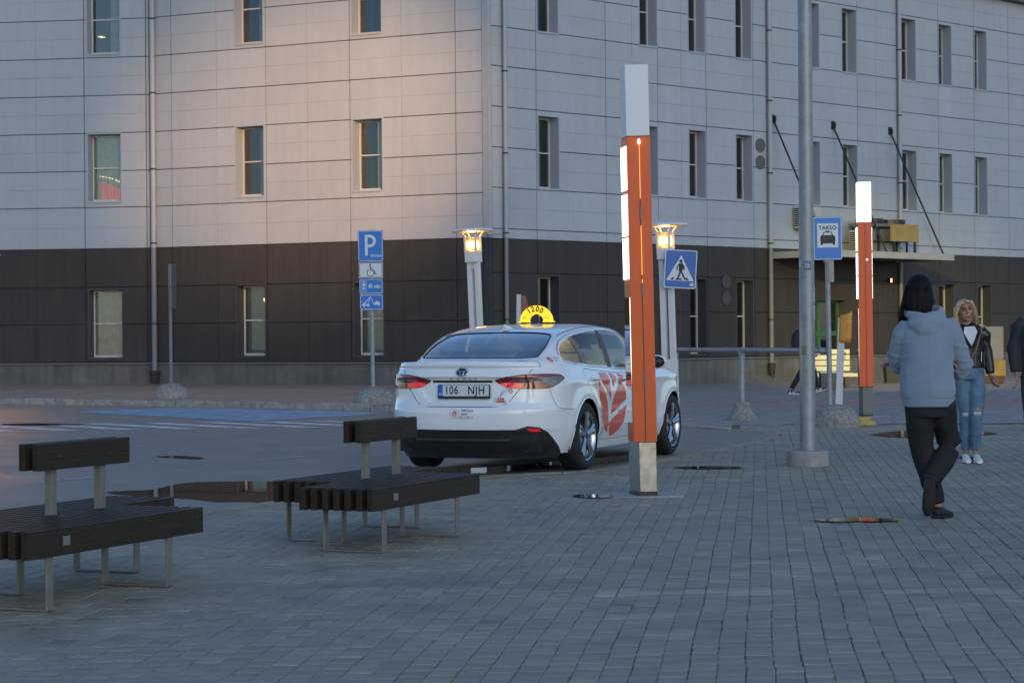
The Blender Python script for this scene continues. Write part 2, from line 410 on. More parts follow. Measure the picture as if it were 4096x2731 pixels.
# ---------------------------------------------------------------- the ground
NB = catmull([(-9.8, -1.0), (-6.4, 7.0), (-3.4, 13.6), (-2.2, 16.5), (-0.45, 19.85), (0.85, 21.0), (1.95, 23.6), (2.75, 25.7), (3.25, 27.4), (3.34, 28.5), (3.0, 29.4)], 8)
FK = catmull([(3.0, 29.4), (2.4, 30.2), (1.0, 32.8), (-0.5, 35.4), (-2.54, 38.3), (-6.39, 41.6), (-10.6, 44.3), (-20, 49.5), (-32, 55.0)], 8)
def walk_z(x): return 0.12*(1-smoothstep(1.2, 3.3, x))

g = MB(); g.add([(-600, -60, -0.08), (600, -60, -0.08), (600, 1500, -0.08), (-600, 1500, -0.08)], [(0, 1, 2, 3)])
kind(g.build('ground', 'earth'), 'structure')

g = MB(); road_poly = NB+FK[1:]+[(-60, 70), (-60, -1)]
V, T = patch2d(road_poly, [], 3.0)
g.add([(x, y, 0.0) for x, y in V], T); road = kind(g.build('road', 'asphalt'), 'structure')

# raised far pavement
m = mat('walk_paving', (0.24, 0.165, 0.13), 0.6, var=0.15, scale=1.5, bump=0.3, bscale=120, rvar=0.14)
def brickify(m, base, c1, c2, w, h, rot, mortar=0.012, dark=0.45):
    n = m.node_tree.nodes; l = m.node_tree.links; b = n['Principled BSDF']
    tc = n.new('ShaderNodeTexCoord'); mp = n.new('ShaderNodeMapping'); mp.inputs['Rotation'].default_value = (0, 0, rot)
    l.new(tc.outputs['Object'], mp.inputs['Vector'])
    bt = n.new('ShaderNodeTexBrick'); bt.inputs['Scale'].default_value = 1.0; bt.inputs['Brick Width'].default_value = w; bt.inputs['Row Height'].default_value = h
    bt.inputs['Mortar Size'].default_value = mortar; bt.inputs['Color1'].default_value = (*c1, 1); bt.inputs['Color2'].default_value = (*c2, 1)
    bt.inputs['Mortar'].default_value = tuple(c*dark for c in base)+(1,)
    l.new(mp.outputs[0], bt.inputs['Vector'])
    # a rosy band of pavers runs along the front, the rest is grey or brown by area
    sx = n.new('ShaderNodeSeparateXYZ'); l.new(tc.outputs['Object'], sx.inputs[0])
    nz = n.new('ShaderNodeTexNoise'); nz.inputs['Scale'].default_value = 0.35; l.new(tc.outputs['Object'], nz.inputs['Vector'])
    mr = n.new('ShaderNodeMapRange'); mr.inputs[1].default_value = 0.0; mr.inputs[2].default_value = 3.0; l.new(sx.outputs['X'], mr.inputs[0])
    gy = n.new('ShaderNodeMix'); gy.data_type = 'RGBA'; gy.blend_type = 'MIX'
    l.new(mr.outputs[0], gy.inputs['Factor'])
    gy.inputs['A'].default_value = (1, 1, 1, 1); gy.inputs['B'].default_value = (0.86, 1.12, 1.3, 1)
    band = n.new('ShaderNodeMath'); band.operation = 'COMPARE'; band.inputs[1].default_value = 40.5; band.inputs[2].default_value = 2.2; l.new(sx.outputs['Y'], band.inputs[0])
    bd = n.new('ShaderNodeMix'); bd.data_type = 'RGBA'; l.new(band.outputs[0], bd.inputs['Factor']); l.new(gy.outputs['Result'], bd.inputs['A']); bd.inputs['B'].default_value = (1.12, 0.98, 1.02, 1)
    mu = n.new('ShaderNodeMix'); mu.data_type = 'RGBA'; mu.blend_type = 'MULTIPLY'; mu.inputs['Factor'].default_value = 1
    l.new(bt.outputs['Color'], mu.inputs['A']); l.new(bd.outputs['Result'], mu.inputs['B'])
    m2 = n.new('ShaderNodeMix'); m2.data_type = 'RGBA'; m2.blend_type = 'MULTIPLY'; m2.inputs['Factor'].default_value = 1
    mr2 = n.new('ShaderNodeMapRange'); mr2.inputs[3].default_value = 0.8; mr2.inputs[4].default_value = 1.15; l.new(nz.outputs['Fac'], mr2.inputs[0])
    l.new(mu.outputs['Result'], m2.inputs['A']); l.new(mr2.outputs[0], m2.inputs['B'])
    l.new(m2.outputs['Result'], b.inputs['Base Color'])
brickify(m, (0.2, 0.15, 0.13), (0.36, 0.255, 0.195), (0.31, 0.22, 0.17), 0.42, 0.42, 0.75)
walk_poly = list(reversed(FK))+[(3.0, 29.4), (3.2, 31.0), (30, 31.0), (30, 90), (-32, 90)]
V, T = patch2d([p for i, p in enumerate(walk_poly) if i == 0 or p != walk_poly[i-1]], [], 1.0)
g = MB(); g.add([(x, y, walk_z(x)) for x, y in V], T); walk = kind(g.build('pavement', 'walk_paving', smooth=60), 'structure')

# kerb of granite stones along the far side of the road
kerb = MB(); kerb.tube([(p[0]+0.14, p[1]+0.16, walk_z(p[0])-0.12) for p in FK[4:]], 0.05, 4)
kerb = kind(kerb.build('kerb', 'granite'), 'structure')
acc = 0.0; pts = FK[2:]; seg = []
cum = [0.0]
for i in range(len(pts)-1): cum.append(cum[-1]+math.hypot(pts[i+1][0]-pts[i][0], pts[i+1][1]-pts[i][1]))
def on_kerb(s):
    x = float(np.interp(s, cum, [p[0] for p in pts])); y = float(np.interp(s, cum, [p[1] for p in pts])); return x, y
s = 0.0; rk = random.Random(3)
while s < cum[-1]-1.0 and s < 32:
    L = rk.uniform(0.55, 0.95); a = on_kerb(s+0.006); b = on_kerb(s+L-0.008)
    tx, ty = b[0]-a[0], b[1]-a[1]; q = math.hypot(tx, ty); tx /= q; ty /= q; nx, ny = -ty, tx
    if nx*0.5+ny*0.8 < 0: nx, ny = -nx, -ny
    j0, j1 = rk.uniform(-.008, .008), rk.uniform(-.008, .008); za, zb = walk_z(a[0])+rk.uniform(-.004, .01)+.004, walk_z(b[0])+rk.uniform(-.004, .01)+.004
    k = MB(); w = 0.17; c = 0.016
    def kp(p, o, z, j): return (p[0]+nx*(o+j), p[1]+ny*(o+j), z)
    prof = [(0.0, -0.1), (0.0, None), (c, 'top'), (w, 'top'), (w, -0.1)]
    ring = []
    for p, j, zt in ((a, j0, za), (b, j1, zb)):
        ring.append([kp(p, 0, -0.1, j), kp(p, 0, zt-c*1.3, j), kp(p, c, zt-0.003, j), kp(p, w*0.5, zt, 0), kp(p, w, zt-0.002, 0), kp(p, w, -0.1, 0)])
    vs = ring[0]+ring[1]; fs = [(i, (i+1) % 6, 6+(i+1) % 6, 6+i) for i in range(6)]+[(5, 4, 3, 2, 1, 0), (6, 7, 8, 9, 10, 11)]
    k.add(vs, fs); k.build('kerb_stone', 'granite', kerb)
    s += L

# plaza bed and paver blocks
plaza_poly = [(p[0]+0.03, p[1]) for p in NB]+[(3.2, 31.1), (30, 31.1), (30, -1)]
V, T = patch2d(plaza_poly, [], 4.0)
g = MB(); g.add([(x, y, -0.009) for x, y in V], T); plaza = kind(g.build('plaza', 'joint_soil'), 'structure')
PW, PD = 0.1115, 0.149; az = R(6.6); ud = (math.sin(az), math.cos(az)); ad = (math.cos(az), -math.sin(az))
def block_outline(rg=None):
    w, d = PW/2-0.0014, PD/2-0.0018
    return [(-w+.003, -d), (w-.003, -d), (w, -d+.006), (w+.002, 0.01), (w, d-.006), (w-.003, d), (-w+.003, d), (-w, d-.006), (-w+.002, 0.01), (-w, -d+.006)]
OUT = block_outline(); NO = len(OUT)
def block(mb, cx, cy, z, ang, tx, ty, tone):
    ca, sa = math.cos(ang), math.sin(ang); vs = []
    for k, ins, zz in ((0, 0.004, 0.0), (1, 0.0, -0.0035), (2, 0.0, -0.022)):
        for x, y in OUT:
            x2 = x*(1-ins/(PW/2)); y2 = y*(1-ins/(PD/2))
            vs.append((cx+x2*ca-y2*sa, cy+x2*sa+y2*ca, z+zz+tx*x+ty*y))
    fs = [tuple(range(NO))]
    for r in (0, 1):
        for i in range(NO):
            j = (i+1) % NO; fs.append((r*NO+j, r*NO+i, (r+1)*NO+i, (r+1)*NO+j))
    mb.add(vs, fs); mb.tone.extend([tone]*len(vs))
rp = random.Random(11); cand = []
plz = np.array([(0.0, 0.0)])
a_lo, a_hi = int(-7.5/PW), int(13.0/PW)
for k in range(a_lo, a_hi):
    for j in range(int(6.2/PD), int(31.4/PD)):
        b = (j+(0.5 if (k//2) % 2 else 0.0)+(.22 if k % 2 else 0))*PD; a = k*PW+(.0004 if k % 2 == 0 else -.0004)
        wob = 0.014*mnoise.noise(Vector((k*0.018, b*0.55, 1.7)))+0.008*mnoise.noise(Vector((7.3, b*1.3, k*0.01)))
        a2 = a+wob
        cand.append((a2*ad[0]+b*ud[0], a2*ad[1]+b*ud[1], k, j))
C_ = np.array([(c[0], c[1]) for c in cand])
ok = poly_inside(C_, plaza_poly) & (C_[:, 1] < 31.04) & (C_[:, 0] < C_[:, 1]*0.245+3.2) & (C_[:, 0] > -C_[:, 1]*0.245-0.9) & ((poly_dist(C_, plaza_poly) > 0.11) | ((C_[:, 1] > 30.5) & (C_[:, 0] > 3.6)))
cand = [c for c, o in zip(cand, ok) if o]
def tone_at(x, y):
    t = 1+0.16*mnoise.noise(Vector((x*0.5, y*0.28, 0)))+rp.gauss(0, 0.055)
    if rp.random() < 0.05: t *= rp.choice((0.82, 1.16))
    if 10.78 < y+0.02*x < 10.98 and (0.4 < x < 1.45 or x > 1.85): t *= 1.32     # a row of paler blocks
    if 11.1 < y+0.02*x < 11.4 and x < 0.3: t *= 0.88
    w = 0.02*mnoise.noise(Vector((x*0.9, y*0.7, 5)))
    return (t*(1.0+w), t, t*(1.0-w))
def zat(x, y): return 0.005*mnoise.noise(Vector((x*0.45, y*0.35, 9)))-0.001
inview = [c for c in cand if abs(c[0]) < c[1]*0.2405+0.05 and c[1] > 8.0]
inview.sort(key=lambda c: c[1]); near = set((c[2], c[3]) for c in inview[:300])
variants = []
for i in range(12):
    mb = MB(); r = 1+0.075*(i-5.5)/5.5*1.6; block(mb, 0, 0, 0, 0, 0, 0, (r, r, r)); me = mb.mesh('paver'); me.materials.append(MATS['paver']); variants.append(me)
mb = MB()
for x, y, k, j in cand:
    tn = tone_at(x, y); z = zat(x, y)+rp.uniform(-.0014, .0014); x += rp.gauss(0, .0012); y += rp.gauss(0, .0015); ang = -az+rp.gauss(0, 0.014); tx, ty = rp.gauss(0, .008), rp.gauss(0, .008)
    if (k, j) in near:
        i = min(11, max(0, int(round(5.5+(tn[1]-1)/0.12*5.5)))); o = bpy.data.objects.new('paver', variants[i]); COL.objects.link(o)
        o.location = (x, y, z); o.rotation_euler = (ty, -tx, ang); o.parent = plaza
    else: block(mb, x, y, z, ang, tx, ty, tn)
kind(mb.build('paver_field', 'paver', plaza), 'stuff')
# flush edging between asphalt and blocks
e = MB(); cumn = 0
edge_pts = [p for p in NB if p[1] > 11]
def edge_strip(p, q):
    tx, ty = q[0]-p[0], q[1]-p[1]; L = math.hypot(tx, ty); n = max(1, round(L/0.5)); tx /= L; ty /= L; nx, ny = ty, -tx
    for i in range(n):
        s0, s1 = L*i/n+0.005, L*(i+1)/n-0.005
        c = [(p[0]+tx*s+nx*o, p[1]+ty*s+ny*o) for s, o in ((s0, -.02), (s0, .14), (s1, .14), (s1, -.02))]
        o = MB(); o.prism(c, -0.05, 0.005+rk.uniform(0, .004)); o.tone = [(1.05, 1.03, 1.0)]*len(o.v); o.build('edge_stone', 'paver', plaza)
for i in range(0, len(edge_pts)-1): edge_strip(edge_pts[i], edge_pts[i+1])

# painted road markings
g = MB(); bl = [(-7.10, 40.2), (-6.45, 41.1), (-4.9, 39.9), (-3.3, 38.55), (-2.05, 37.2), (-2.7, 35.9), (-4.22, 33.9), (-5.6, 35.7), (-7.6, 38.4), (-8.0, 39.3)]
g.sheet(bl, 0.004); kind(g.build('bay_paint', 'blue_paint'), 'structure')
for i in range(9):
    x0, y0 = -9.4+0.87*i, 33.25+0.09*i; L = 3.05; dx, dy = .62, -.785; w = 0.42
    if i in (8,): L = 1.6
    g = MB(); g.sheet([(x0, y0), (x0+dx*L, y0+dy*L), (x0+dx*L+w, y0+dy*L+.02), (x0+w, y0+.02)], 0.004)
    kind(g.build('crossing_stripe', 'white_line'), 'structure')
for (x0, y0) in ((-4.38, 19.7), (-2.75, 22.98), (-6.0, 16.4), (-1.1, 26.3)):
    g = MB(); dx, dy = .46, .888; w = .06; g.sheet([(x0, y0), (x0+w, y0-.03), (x0+w+dx*.85, y0-.03+dy*.85), (x0+dx*.85, y0+dy*.85)], 0.004)
    kind(g.build('lane_dash', 'white_line'), 'structure')

# standing water, thin sheets with ragged outlines
def px_ground(px, py, z=0.0):      # a point of the photograph laid on the level ground
    d = _rt*((px-1176)/4900)+_up*(-(py-784)/4900)+_f; s = (z-1.3)/d.z; return (d.x*s, d.y*s)
def puddle(pxs, z, seed, label=None):
    pts = [px_ground(*p) for p in pxs]; pts = pts+[pts[0]]; pts = catmull(pts, 7)[:-1]; out = []
    for i, (x, y) in enumerate(pts):
        k = 0.045*mnoise.noise(Vector((x*3+seed, y*1.6, seed))); out.append((x+k*0.5, y+k*1.8))
    n = len(out); ar = sum(out[i][0]*out[(i+1) % n][1]-out[(i+1) % n][0]*out[i][1] for i in range(n)); sg = 1 if ar > 0 else -1; rings = []
    for d in (.0, 1.0):
        ring = []
        for i in range(n):
            a, b = out[i-1], out[(i+1) % n]; dx, dy = b[0]-a[0], b[1]-a[1]; L = math.hypot(dx, dy) or 1
            ring.append((out[i][0]+dy/L*sg*(d*.10-.03), out[i][1]-dx/L*sg*(d*.16-.04)))
        rings.append(ring)
    g = MB(); g.sheet(rings[0], z); g.tone = [(.8, .8, .8)]*n
    g.add([(x, y, z) for x, y in rings[0]]+[(x, y, z) for x, y in rings[1]], [((i, n+i, n+(i+1) % n, (i+1) % n) if sg > 0 else (i, (i+1) % n, n+(i+1) % n, n+i)) for i in range(n)]); g.tone += [(.8, .8, .8)]*n+[(0, 0, 0)]*n
    return kind(g.build('puddle', 'water'), 'structure')
puddle([(238, 1131), (300, 1127), (356, 1124), (400, 1114), (440, 1109), (520, 1106.5), (600, 1105), (690, 1109), (720, 1122), (690, 1140), (628, 1154), (560, 1152), (500, 1152), (450, 1146), (380, 1143), (317, 1140)], 0.004, 1)
puddle([(985, 1078), (1060, 1076), (1150, 1072), (1250, 1062), (1350, 1054), (1440, 1046), (1470, 1050), (1400, 1062), (1290, 1072), (1180, 1082), (1090, 1087), (1000, 1085)], 0.004, 2)
puddle([(1868, 1196), (1920, 1192.5), (1990, 1191.5), (2050, 1194), (2062, 1196), (2000, 1198.5), (1920, 1199)], 0.0095, 3)
puddle([(2000, 999), (2060, 991), (2140, 988.5), (2230, 993), (2290, 996), (2240, 1001), (2150, 1003), (2060, 1004)], 0.009, 4)
puddle([(355, 1049), (400, 1047), (450, 1050), (462, 1054), (430, 1054), (390, 1051)], 0.004, 5)
puddle([(1315, 1140), (1350, 1137), (1400, 1139), (1395, 1143), (1340, 1144)], 0.0095, 6)
puddle([(1545, 1074), (1610, 1072), (1700, 1073), (1690, 1077), (1600, 1077)], 0.0095, 7)
puddle([(0, 974), (60, 972.5), (150, 973.5), (190, 975), (100, 977), (20, 977)], 0.004, 8)
# ---------------------------------------------------------------- the big clad building
CORN = (-0.58, 52.8)
class Wall:
    def __init__(s, P, az, side):
        s.P = P; s.d = (math.sin(az), math.cos(az)); s.n = (-s.d[1], s.d[0]) if side > 0 else (s.d[1], -s.d[0]); s.rh = s.d[0]*s.n[1]-s.d[1]*s.n[0] > 0
    def p(s, t, z, o): return (s.P[0]+s.d[0]*t+s.n[0]*o, s.P[1]+s.d[1]*t+s.n[1]*o, z)
    def box(s, mb, t0, t1, z0, z1, o0, o1, mi=0):
        r = [(t0, o0), (t1, o0), (t1, o1), (t0, o1)]
        if not s.rh: r = [r[0], r[3], r[2], r[1]]
        return mb.hexa([s.p(t, z0, o) for t, o in r]+[s.p(t, z1, o) for t, o in r], mi)
WA = Wall(CORN, R(-63.5), 1); PB = WA.p(10.14, 0, 0)[:2]
WB = Wall(PB, R(-80.8), 1); WC = Wall(CORN, R(46.0), -1)
BO = (CORN[0], CORN[1], 0.0)
bld = thing('building', 'large grey panel-clad building with a dark ground floor behind the taxi', 'building', BO)
ROOF = 12.0; DK = 3.78
Z_A = [0.72, 1.74, 2.74, DK, 4.89, 5.87, 6.89, 7.9, 8.92, 9.95, 10.95, ROOF]
Z_C = [0.72, 1.95, 2.91, 3.76, 4.01, 5.03, 6.03, 7.04, 8.05, 9.03, 10.03, 11.0, ROOF]
rw = random.Random(5)
def rect_minus(r, wins):
    out = [r]
    for (a0, a1, b0, b1) in wins:
        nxt = []
        for (t0, t1, z0, z1) in out:
            if a1 <= t0 or a0 >= t1 or b1 <= z0 or b0 >= z1: nxt.append((t0, t1, z0, z1)); continue
            c0, c1 = max(t0, a0), min(t1, a1)
            if a0 > t0: nxt.append((t0, a0, z0, z1))
            if a1 < t1: nxt.append((a1, t1, z0, z1))
            if b0 > z0: nxt.append((c0, c1, z0, b0))
            if b1 < z1: nxt.append((c0, c1, b1, z1))
        out = nxt
    return [q for q in out if q[1]-q[0] > 0.015 and q[3]-q[2] > 0.015]
def clad(W, name, t_lines, faint, z_lines, wins, tmax):
    wl = MB()
    hol = [(w[0]-.03, w[1]+.03, w[2]-.03, w[3]+.03) for w in wins]
    ts = sorted(set([0.004 if W is not WB else -0.1, tmax]+[w[0] for w in hol]+[w[1] for w in hol])); zs = sorted(set([-0.1, ROOF]+[w[2] for w in hol]+[w[3] for w in hol]))
    for i in range(len(ts)-1):
        for j in range(len(zs)-1):
            tm, zm = (ts[i]+ts[i+1])/2, (zs[j]+zs[j+1])/2
            if any(w[0] < tm < w[1] and w[2] < zm < w[3] for w in hol): continue
            W.box(wl, ts[i], ts[i+1], zs[j], zs[j+1], -0.35, 0.0)
    wall = wl.build(name, 'joint_dark', bld, origin=BO)
    G = 0.011
    for i in range(len(t_lines)-1):
        for j in range(len(z_lines)-1):
            t0, t1, z0, z1 = t_lines[i], t_lines[i+1], z_lines[j], z_lines[j+1]
            dark = z1 <= DK+0.03
            for (a0, a1, b0, b1) in rect_minus((t0+G, t1-G, z0+G, z1-G), [(w[0]-.03, w[1]+.03, w[2]-.03, w[3]+.03) for w in wins]):
                mb = MB(); cuts_t = [a0]+[f for f in faint if a0+.15 < f < a1-.15]+[a1]; zm = (z0+z1)/2
                cuts_z = [b0]+([zm] if (b0+.15 < zm < b1-.15 and not dark) else [])+[b1]
                W.box(mb, a0, a1, b0, b1, 0.012, 0.028)
                for p in range(len(cuts_t)-1):
                    for q in range(len(cuts_z)-1):
                        e0 = 0 if p == 0 else .0045; e1 = 0 if p == len(cuts_t)-2 else .0045; f0 = 0 if q == 0 else .0065; f1 = 0 if q == len(cuts_z)-2 else .0065
                        W.box(mb, cuts_t[p]+e0, cuts_t[p+1]-e1, cuts_z[q]+f0, cuts_z[q+1]-f1, 0.0285, 0.040+rw.uniform(-.0012, .0012))
                tn = 1+rw.gauss(0, 0.018); mb.tone = [(tn, tn*rw.uniform(.993, 1.007), tn*rw.uniform(.99, 1.01))]*len(mb.v)
                mb.build('panel', 'panel_dark' if dark else 'panel_light', wall, origin=BO)
    return wall
WIN_A = [(6.53, 7.40, z0, z1) for z0, z1 in ((0.86, 2.72), (5.04, 6.88), (9.05, 10.9))]+[(2.97, 3.83, z0, z1) for z0, z1 in ((0.86, 2.72), (5.06, 6.88), (9.05, 10.9))]
WIN_B = [(0.84, 1.76, z0, z1) for z0, z1 in ((0.83, 2.66), (5.04, 6.86), (9.02, 10.9))]
C2 = [(1.74, 2.48), (5.56, 6.24), (7.52, 8.19), (9.5, 10.18), (12.56, 13.25), (14.35, 15.03), (17.3, 18.02), (19.25, 19.92), (21.2, 21.86)]
WIN_C = [(a, b, 5.06, 6.9) for a, b in C2]+[(a, b, 9.03, 10.9) for a, b in C2]+[(a, b, 0.8, 2.85) for a, b in ((1.70, 2.45), (7.5, 8.18), (9.48, 10.18), (19.15, 19.95), (21.3, 22.03))]
DOOR_C = (13.0, 14.45, 0.12, 2.32)
clad(WA, 'front_wall', [0.10, 0.85, 3.91, 6.45, 9.44, 10.1], [2.39, 5.18, 7.99], Z_A, WIN_A, 10.14)
clad(WB, 'left_wall', [0.02, 0.12, 1.86, 4.34, 6.8, 9.3], [3.22, 5.6], Z_A, WIN_B, 9.3)
clad(WC, 'right_wall', [0.12, 0.5, 1.68, 4.24, 6.26, 8.24, 10.25, 10.82, 15.07, 17.05, 17.26, 19.21, 21.15, 23.1, 25.1, 28], [5.25, 7.2, 12.9, 16.0], Z_C, WIN_C+[DOOR_C], 28)

def window(W, w, style, label=None):
    t0, t1, z0, z1 = w; dark = z1 < DK; root = None
    fr = MB(); b = 0.05; o0, o1 = -0.33, -0.27
    for a in ((t0+.01, t0+b, z0+.02, z1-.01), (t1-b, t1-.01, z0+.02, z1-.01)): W.box(fr, *a, o0, o1)
    for a in ((z0+.02, z0+b+.03), (z1-b, z1-.01)): W.box(fr, t0+b, t1-b, *a, o0+.002, o1-.002)
    zm = z0+(z1-z0)*0.51; W.box(fr, t0+b, t1-b, zm-.016, zm+.016, o0+.004, o1+.004)
    win = fr.build('window', 'frame_light', bld, origin=BO)
    if label: win['label'] = label
    rv = MB(); th = 0.012
    for a in ((t0-.03, t0, z0-.03, z1+.03), (t1, t1+.03, z0-.03, z1+.03), (t0, t1, z1, z1+.03)): W.box(rv, *a, -0.36, 0.048)
    rv.build('reveal', 'reveal_dark' if dark else 'reveal_light', win, origin=BO)
    sl = MB(); W.box(sl, t0, t1, z0-.03, z0+.012, -0.36, 0.075); sl.build('sill', 'reveal_dark' if dark else 'reveal_light', win, origin=BO)
    for za, zb in ((z0+b+.03, zm-.016), (zm+.016, z1-b)):
        pn = MB(); q = [W.p(t0+b, za, -.30), W.p(t1-b, za, -.30), W.p(t1-b, zb, -.30), W.p(t0+b, zb, -.30)]
        pn.add(q, [(0, 1, 2, 3)] if not W.rh else [(3, 2, 1, 0)]); pn.build('pane', 'pane', win, origin=BO)
    rm = MB(); D0, D1 = -.345, -1.3
    for a in ((t0-.25, t1+.25, z0-.1, z1+.1, D1-.03, D1), (t0-.28, t0-.25, z0-.1, z1+.1, D1, D0), (t1+.25, t1+.28, z0-.1, z1+.1, D1, D0), (t0-.25, t1+.25, z0-.13, z0-.1, D1, D0), (t0-.25, t1+.25, z1+.1, z1+.13, D1, D0)): W.box(rm, *a)
    rm.build('room', 'room_pale' if style == 'pale' else 'room_dark', win, origin=BO)
    if style in ('pale', 'curtain', 'half'):
        c0, c1 = (t0+.02, t1-.02) if style == 'pale' else ((t0+.02, t0+(t1-t0)*.45) if style == 'half' else (t0+.02, t1-.02))
        def cf(u, v):
            t = c0+(c1-c0)*u; return W.p(t, z0+.05+(z1-z0-.08)*v, -.42+.022*math.sin(t*70)+.012*math.sin(t*31+2))
        cu = MB(); cu.grid(cf, 40, 2); cu.build('curtain', 'curtain', win, smooth=180, origin=BO)
    return win
stA = ['pale', 'half', 'half', 'pale', 'half', 'dark']
wins_A = [window(WA, w, s) for w, s in zip(WIN_A, stA)]
wins_B = [window(WB, w, s) for w, s in zip(WIN_B, ['pale', 'curtain', 'half'])]
for i, w in enumerate(WIN_C): window(WC, w, ['half', 'dark', 'dark', 'half', 'dark'][i % 5] if i < 18 else 'half')
# lights seen in two windows; glowing stand-ins for reflections in the third
def glow_tubes(W, win, paths, m, r, o=-0.42, name='neon_reflection'):
    for p in paths:
        mb = MB(); mb.tube([W.p(t, z, o) for t, z in p], r, 6); mb.build(name, m, win, origin=BO)
emis('reflected_red', (1.0, 0.02, 0.05), .22); emis('glow_warm', (1.0, 0.75, 0.3), .7); emis('bulb_warm', (1.0, 0.6, 0.2), 1.2)
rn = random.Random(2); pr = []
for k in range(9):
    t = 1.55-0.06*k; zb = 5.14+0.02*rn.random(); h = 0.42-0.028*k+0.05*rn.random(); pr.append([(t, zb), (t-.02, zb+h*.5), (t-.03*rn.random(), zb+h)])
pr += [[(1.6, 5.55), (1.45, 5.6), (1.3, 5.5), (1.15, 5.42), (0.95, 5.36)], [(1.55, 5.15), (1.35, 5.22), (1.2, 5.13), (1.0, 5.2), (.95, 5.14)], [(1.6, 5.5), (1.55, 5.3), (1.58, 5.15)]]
glow_tubes(WB, wins_B[1], pr, 'reflected_red', 0.014)  # a red sign's reflection in the glass, added as glowing tubes behind it
glow_tubes(WB, wins_B[1], [[(1.6, 5.76), (1.4, 5.73), (1.2, 5.68), (1.0, 5.58), (.92, 5.55)]], 'glow_warm', 0.008, name='string_reflection')  # reflected string of lights, also added as a glowing tube
glow_tubes(WB, wins_B[2], [[(1.62, 9.55), (1.5, 9.56)], [(1.55, 9.53), (1.42, 9.535)]], 'glow_warm', 0.012, name='lamp_tube')
glow_tubes(WA, wins_A[0], [[(6.83, 2.38), (6.81, 2.3)], [(6.7, 2.07), (6.7, 2.03)]], 'bulb_warm', 0.025, -.40, 'lamp_bulb')

# plinth, ledge, corner strip, cornice, roof
for W, t0, t1 in ((WA, 0.0, 10.14), (WB, 0.0, 9.3), (WC, 0.0, 28.0)):
    mb = MB(); W.box(mb, t0, t1, -0.1, 0.66, 0.001, 0.03); mb.build('plinth', 'plinth', bld, origin=BO)
    mb = MB(); W.box(mb, t0-.02, t1, 0.665, 0.705, 0.0, 0.085); mb.build('ledge', 'trim_grey', bld, origin=BO)
    mb = MB(); W.box(mb, t0-.3, t1, ROOF+.01, ROOF+.16, -.3, .35); W.box(mb, t0-.3, t1, ROOF+.16, ROOF+.4, -.3, .48); mb.build('cornice', 'trim_grey', bld, origin=BO)
mb = MB(); mb.prism([WA.p(0, 0, -.2)[:2], WC.p(28, 0, -.2)[:2], (30, 95), (-20, 95), WB.p(9.3, 0, -.2)[:2], WB.p(0, 0, -.2)[:2]], ROOF+.02, ROOF+.12); mb.build('roof', 'trim_grey', bld, origin=BO)
mb = MB(); WC.box(mb, 28, 28.3, -.1, ROOF, -20, 0); WB.box(mb, 9.3, 9.6, -.1, ROOF, -20, 0); mb.build('end_wall', 'panel_light', bld, origin=BO)
for lo, hi, m in ((0.71, DK, 'pipe_dark'), (DK, ROOF, 'pipe_light')):
    mb = MB(); WA.box(mb, -0.05, 0.09, lo, hi, 0.0, 0.062); WC.box(mb, -0.01, 0.105, lo, hi, 0.0, 0.055); mb.build('corner_strip', m, bld, origin=BO)
def downpipe(W, t, z0, boot=True, dark_low=True, r=0.055, o=0.14, shoe=0.0):
    segs = ((z0, DK, 'pipe_grey'), (DK, ROOF, 'pipe_light')) if dark_low else ((z0, ROOF, 'pipe_light'),)
    first = None
    for lo, hi, m in segs:
        mb = MB(); mb.tube([W.p(t, lo, o), W.p(t, hi, o)], r, 14)
        ob = mb.build('downpipe', m, bld, smooth=40, origin=BO); first = first or ob
    for z in (1.75, 3.9, 5.88, 7.92, 9.9):
        mb = MB(); mb.tube([W.p(t, z-.02, o), W.p(t, z+.02, o)], r+.012, 14); W.box(mb, t-.02, t+.02, z-.012, z+.012, .03, o); mb.build('bracket', 'pipe_dark', first, origin=BO)
    if boot:
        mb = MB(); mb.tube([W.p(t, z0+.03, o), W.p(t, z0-.02, o), W.p(t, z0-.3, o)], [r*1.5, r*1.9, r*1.3], 10); mb.build('gully_boot', 'pipe_dark', first, origin=BO)
downpipe(WA, 9.98, 0.46, r=0.075); downpipe(WC, 0.50, 0.4, r=0.055); downpipe(WC, 10.86, 0.5, r=0.065); downpipe(WC, 17.05, 0.4, r=0.06)

# green-framed door under the canopy
t0, t1, z0, z1 = DOOR_C
mb = MB()
for a in ((t0, t0+.07, z0, z1), (t1-.07, t1, z0, z1)): WC.box(mb, *a, -.30, -.22)
for za, zb in ((z0, z0+.08), (1.28, 1.42), (z1-.08, z1)): WC.box(mb, t0+.07, t1-.07, za, zb, -.298, -.222)
WC.box(mb, 13.42, 13.56, z0+.08, 1.28, -.296, -.22); WC.box(mb, 13.42, 13.56, 1.42, z1-.08, -.296, -.22)
door = mb.build('door', 'frame_green', bld, origin=BO)
mb = MB(); WC.box(mb, t0+.07, t1-.07, z0+.08, z1-.08, -.275, -.265); mb.build('pane', 'pane', door, origin=BO)
mb = MB()
for a in ((t0-.03, t0, z0, z1+.03), (t1, t1+.03, z0, z1+.03), (t0, t1, z1, z1+.03)): WC.box(mb, *a, -.36, .05)
mb.build('reveal', 'reveal_dark', door, origin=BO)
mb = MB(); WC.box(mb, t0-.2, t1+.2, z0, z1+.1, -1.4, -1.35); mb.build('room', 'room_pale', door, origin=BO)

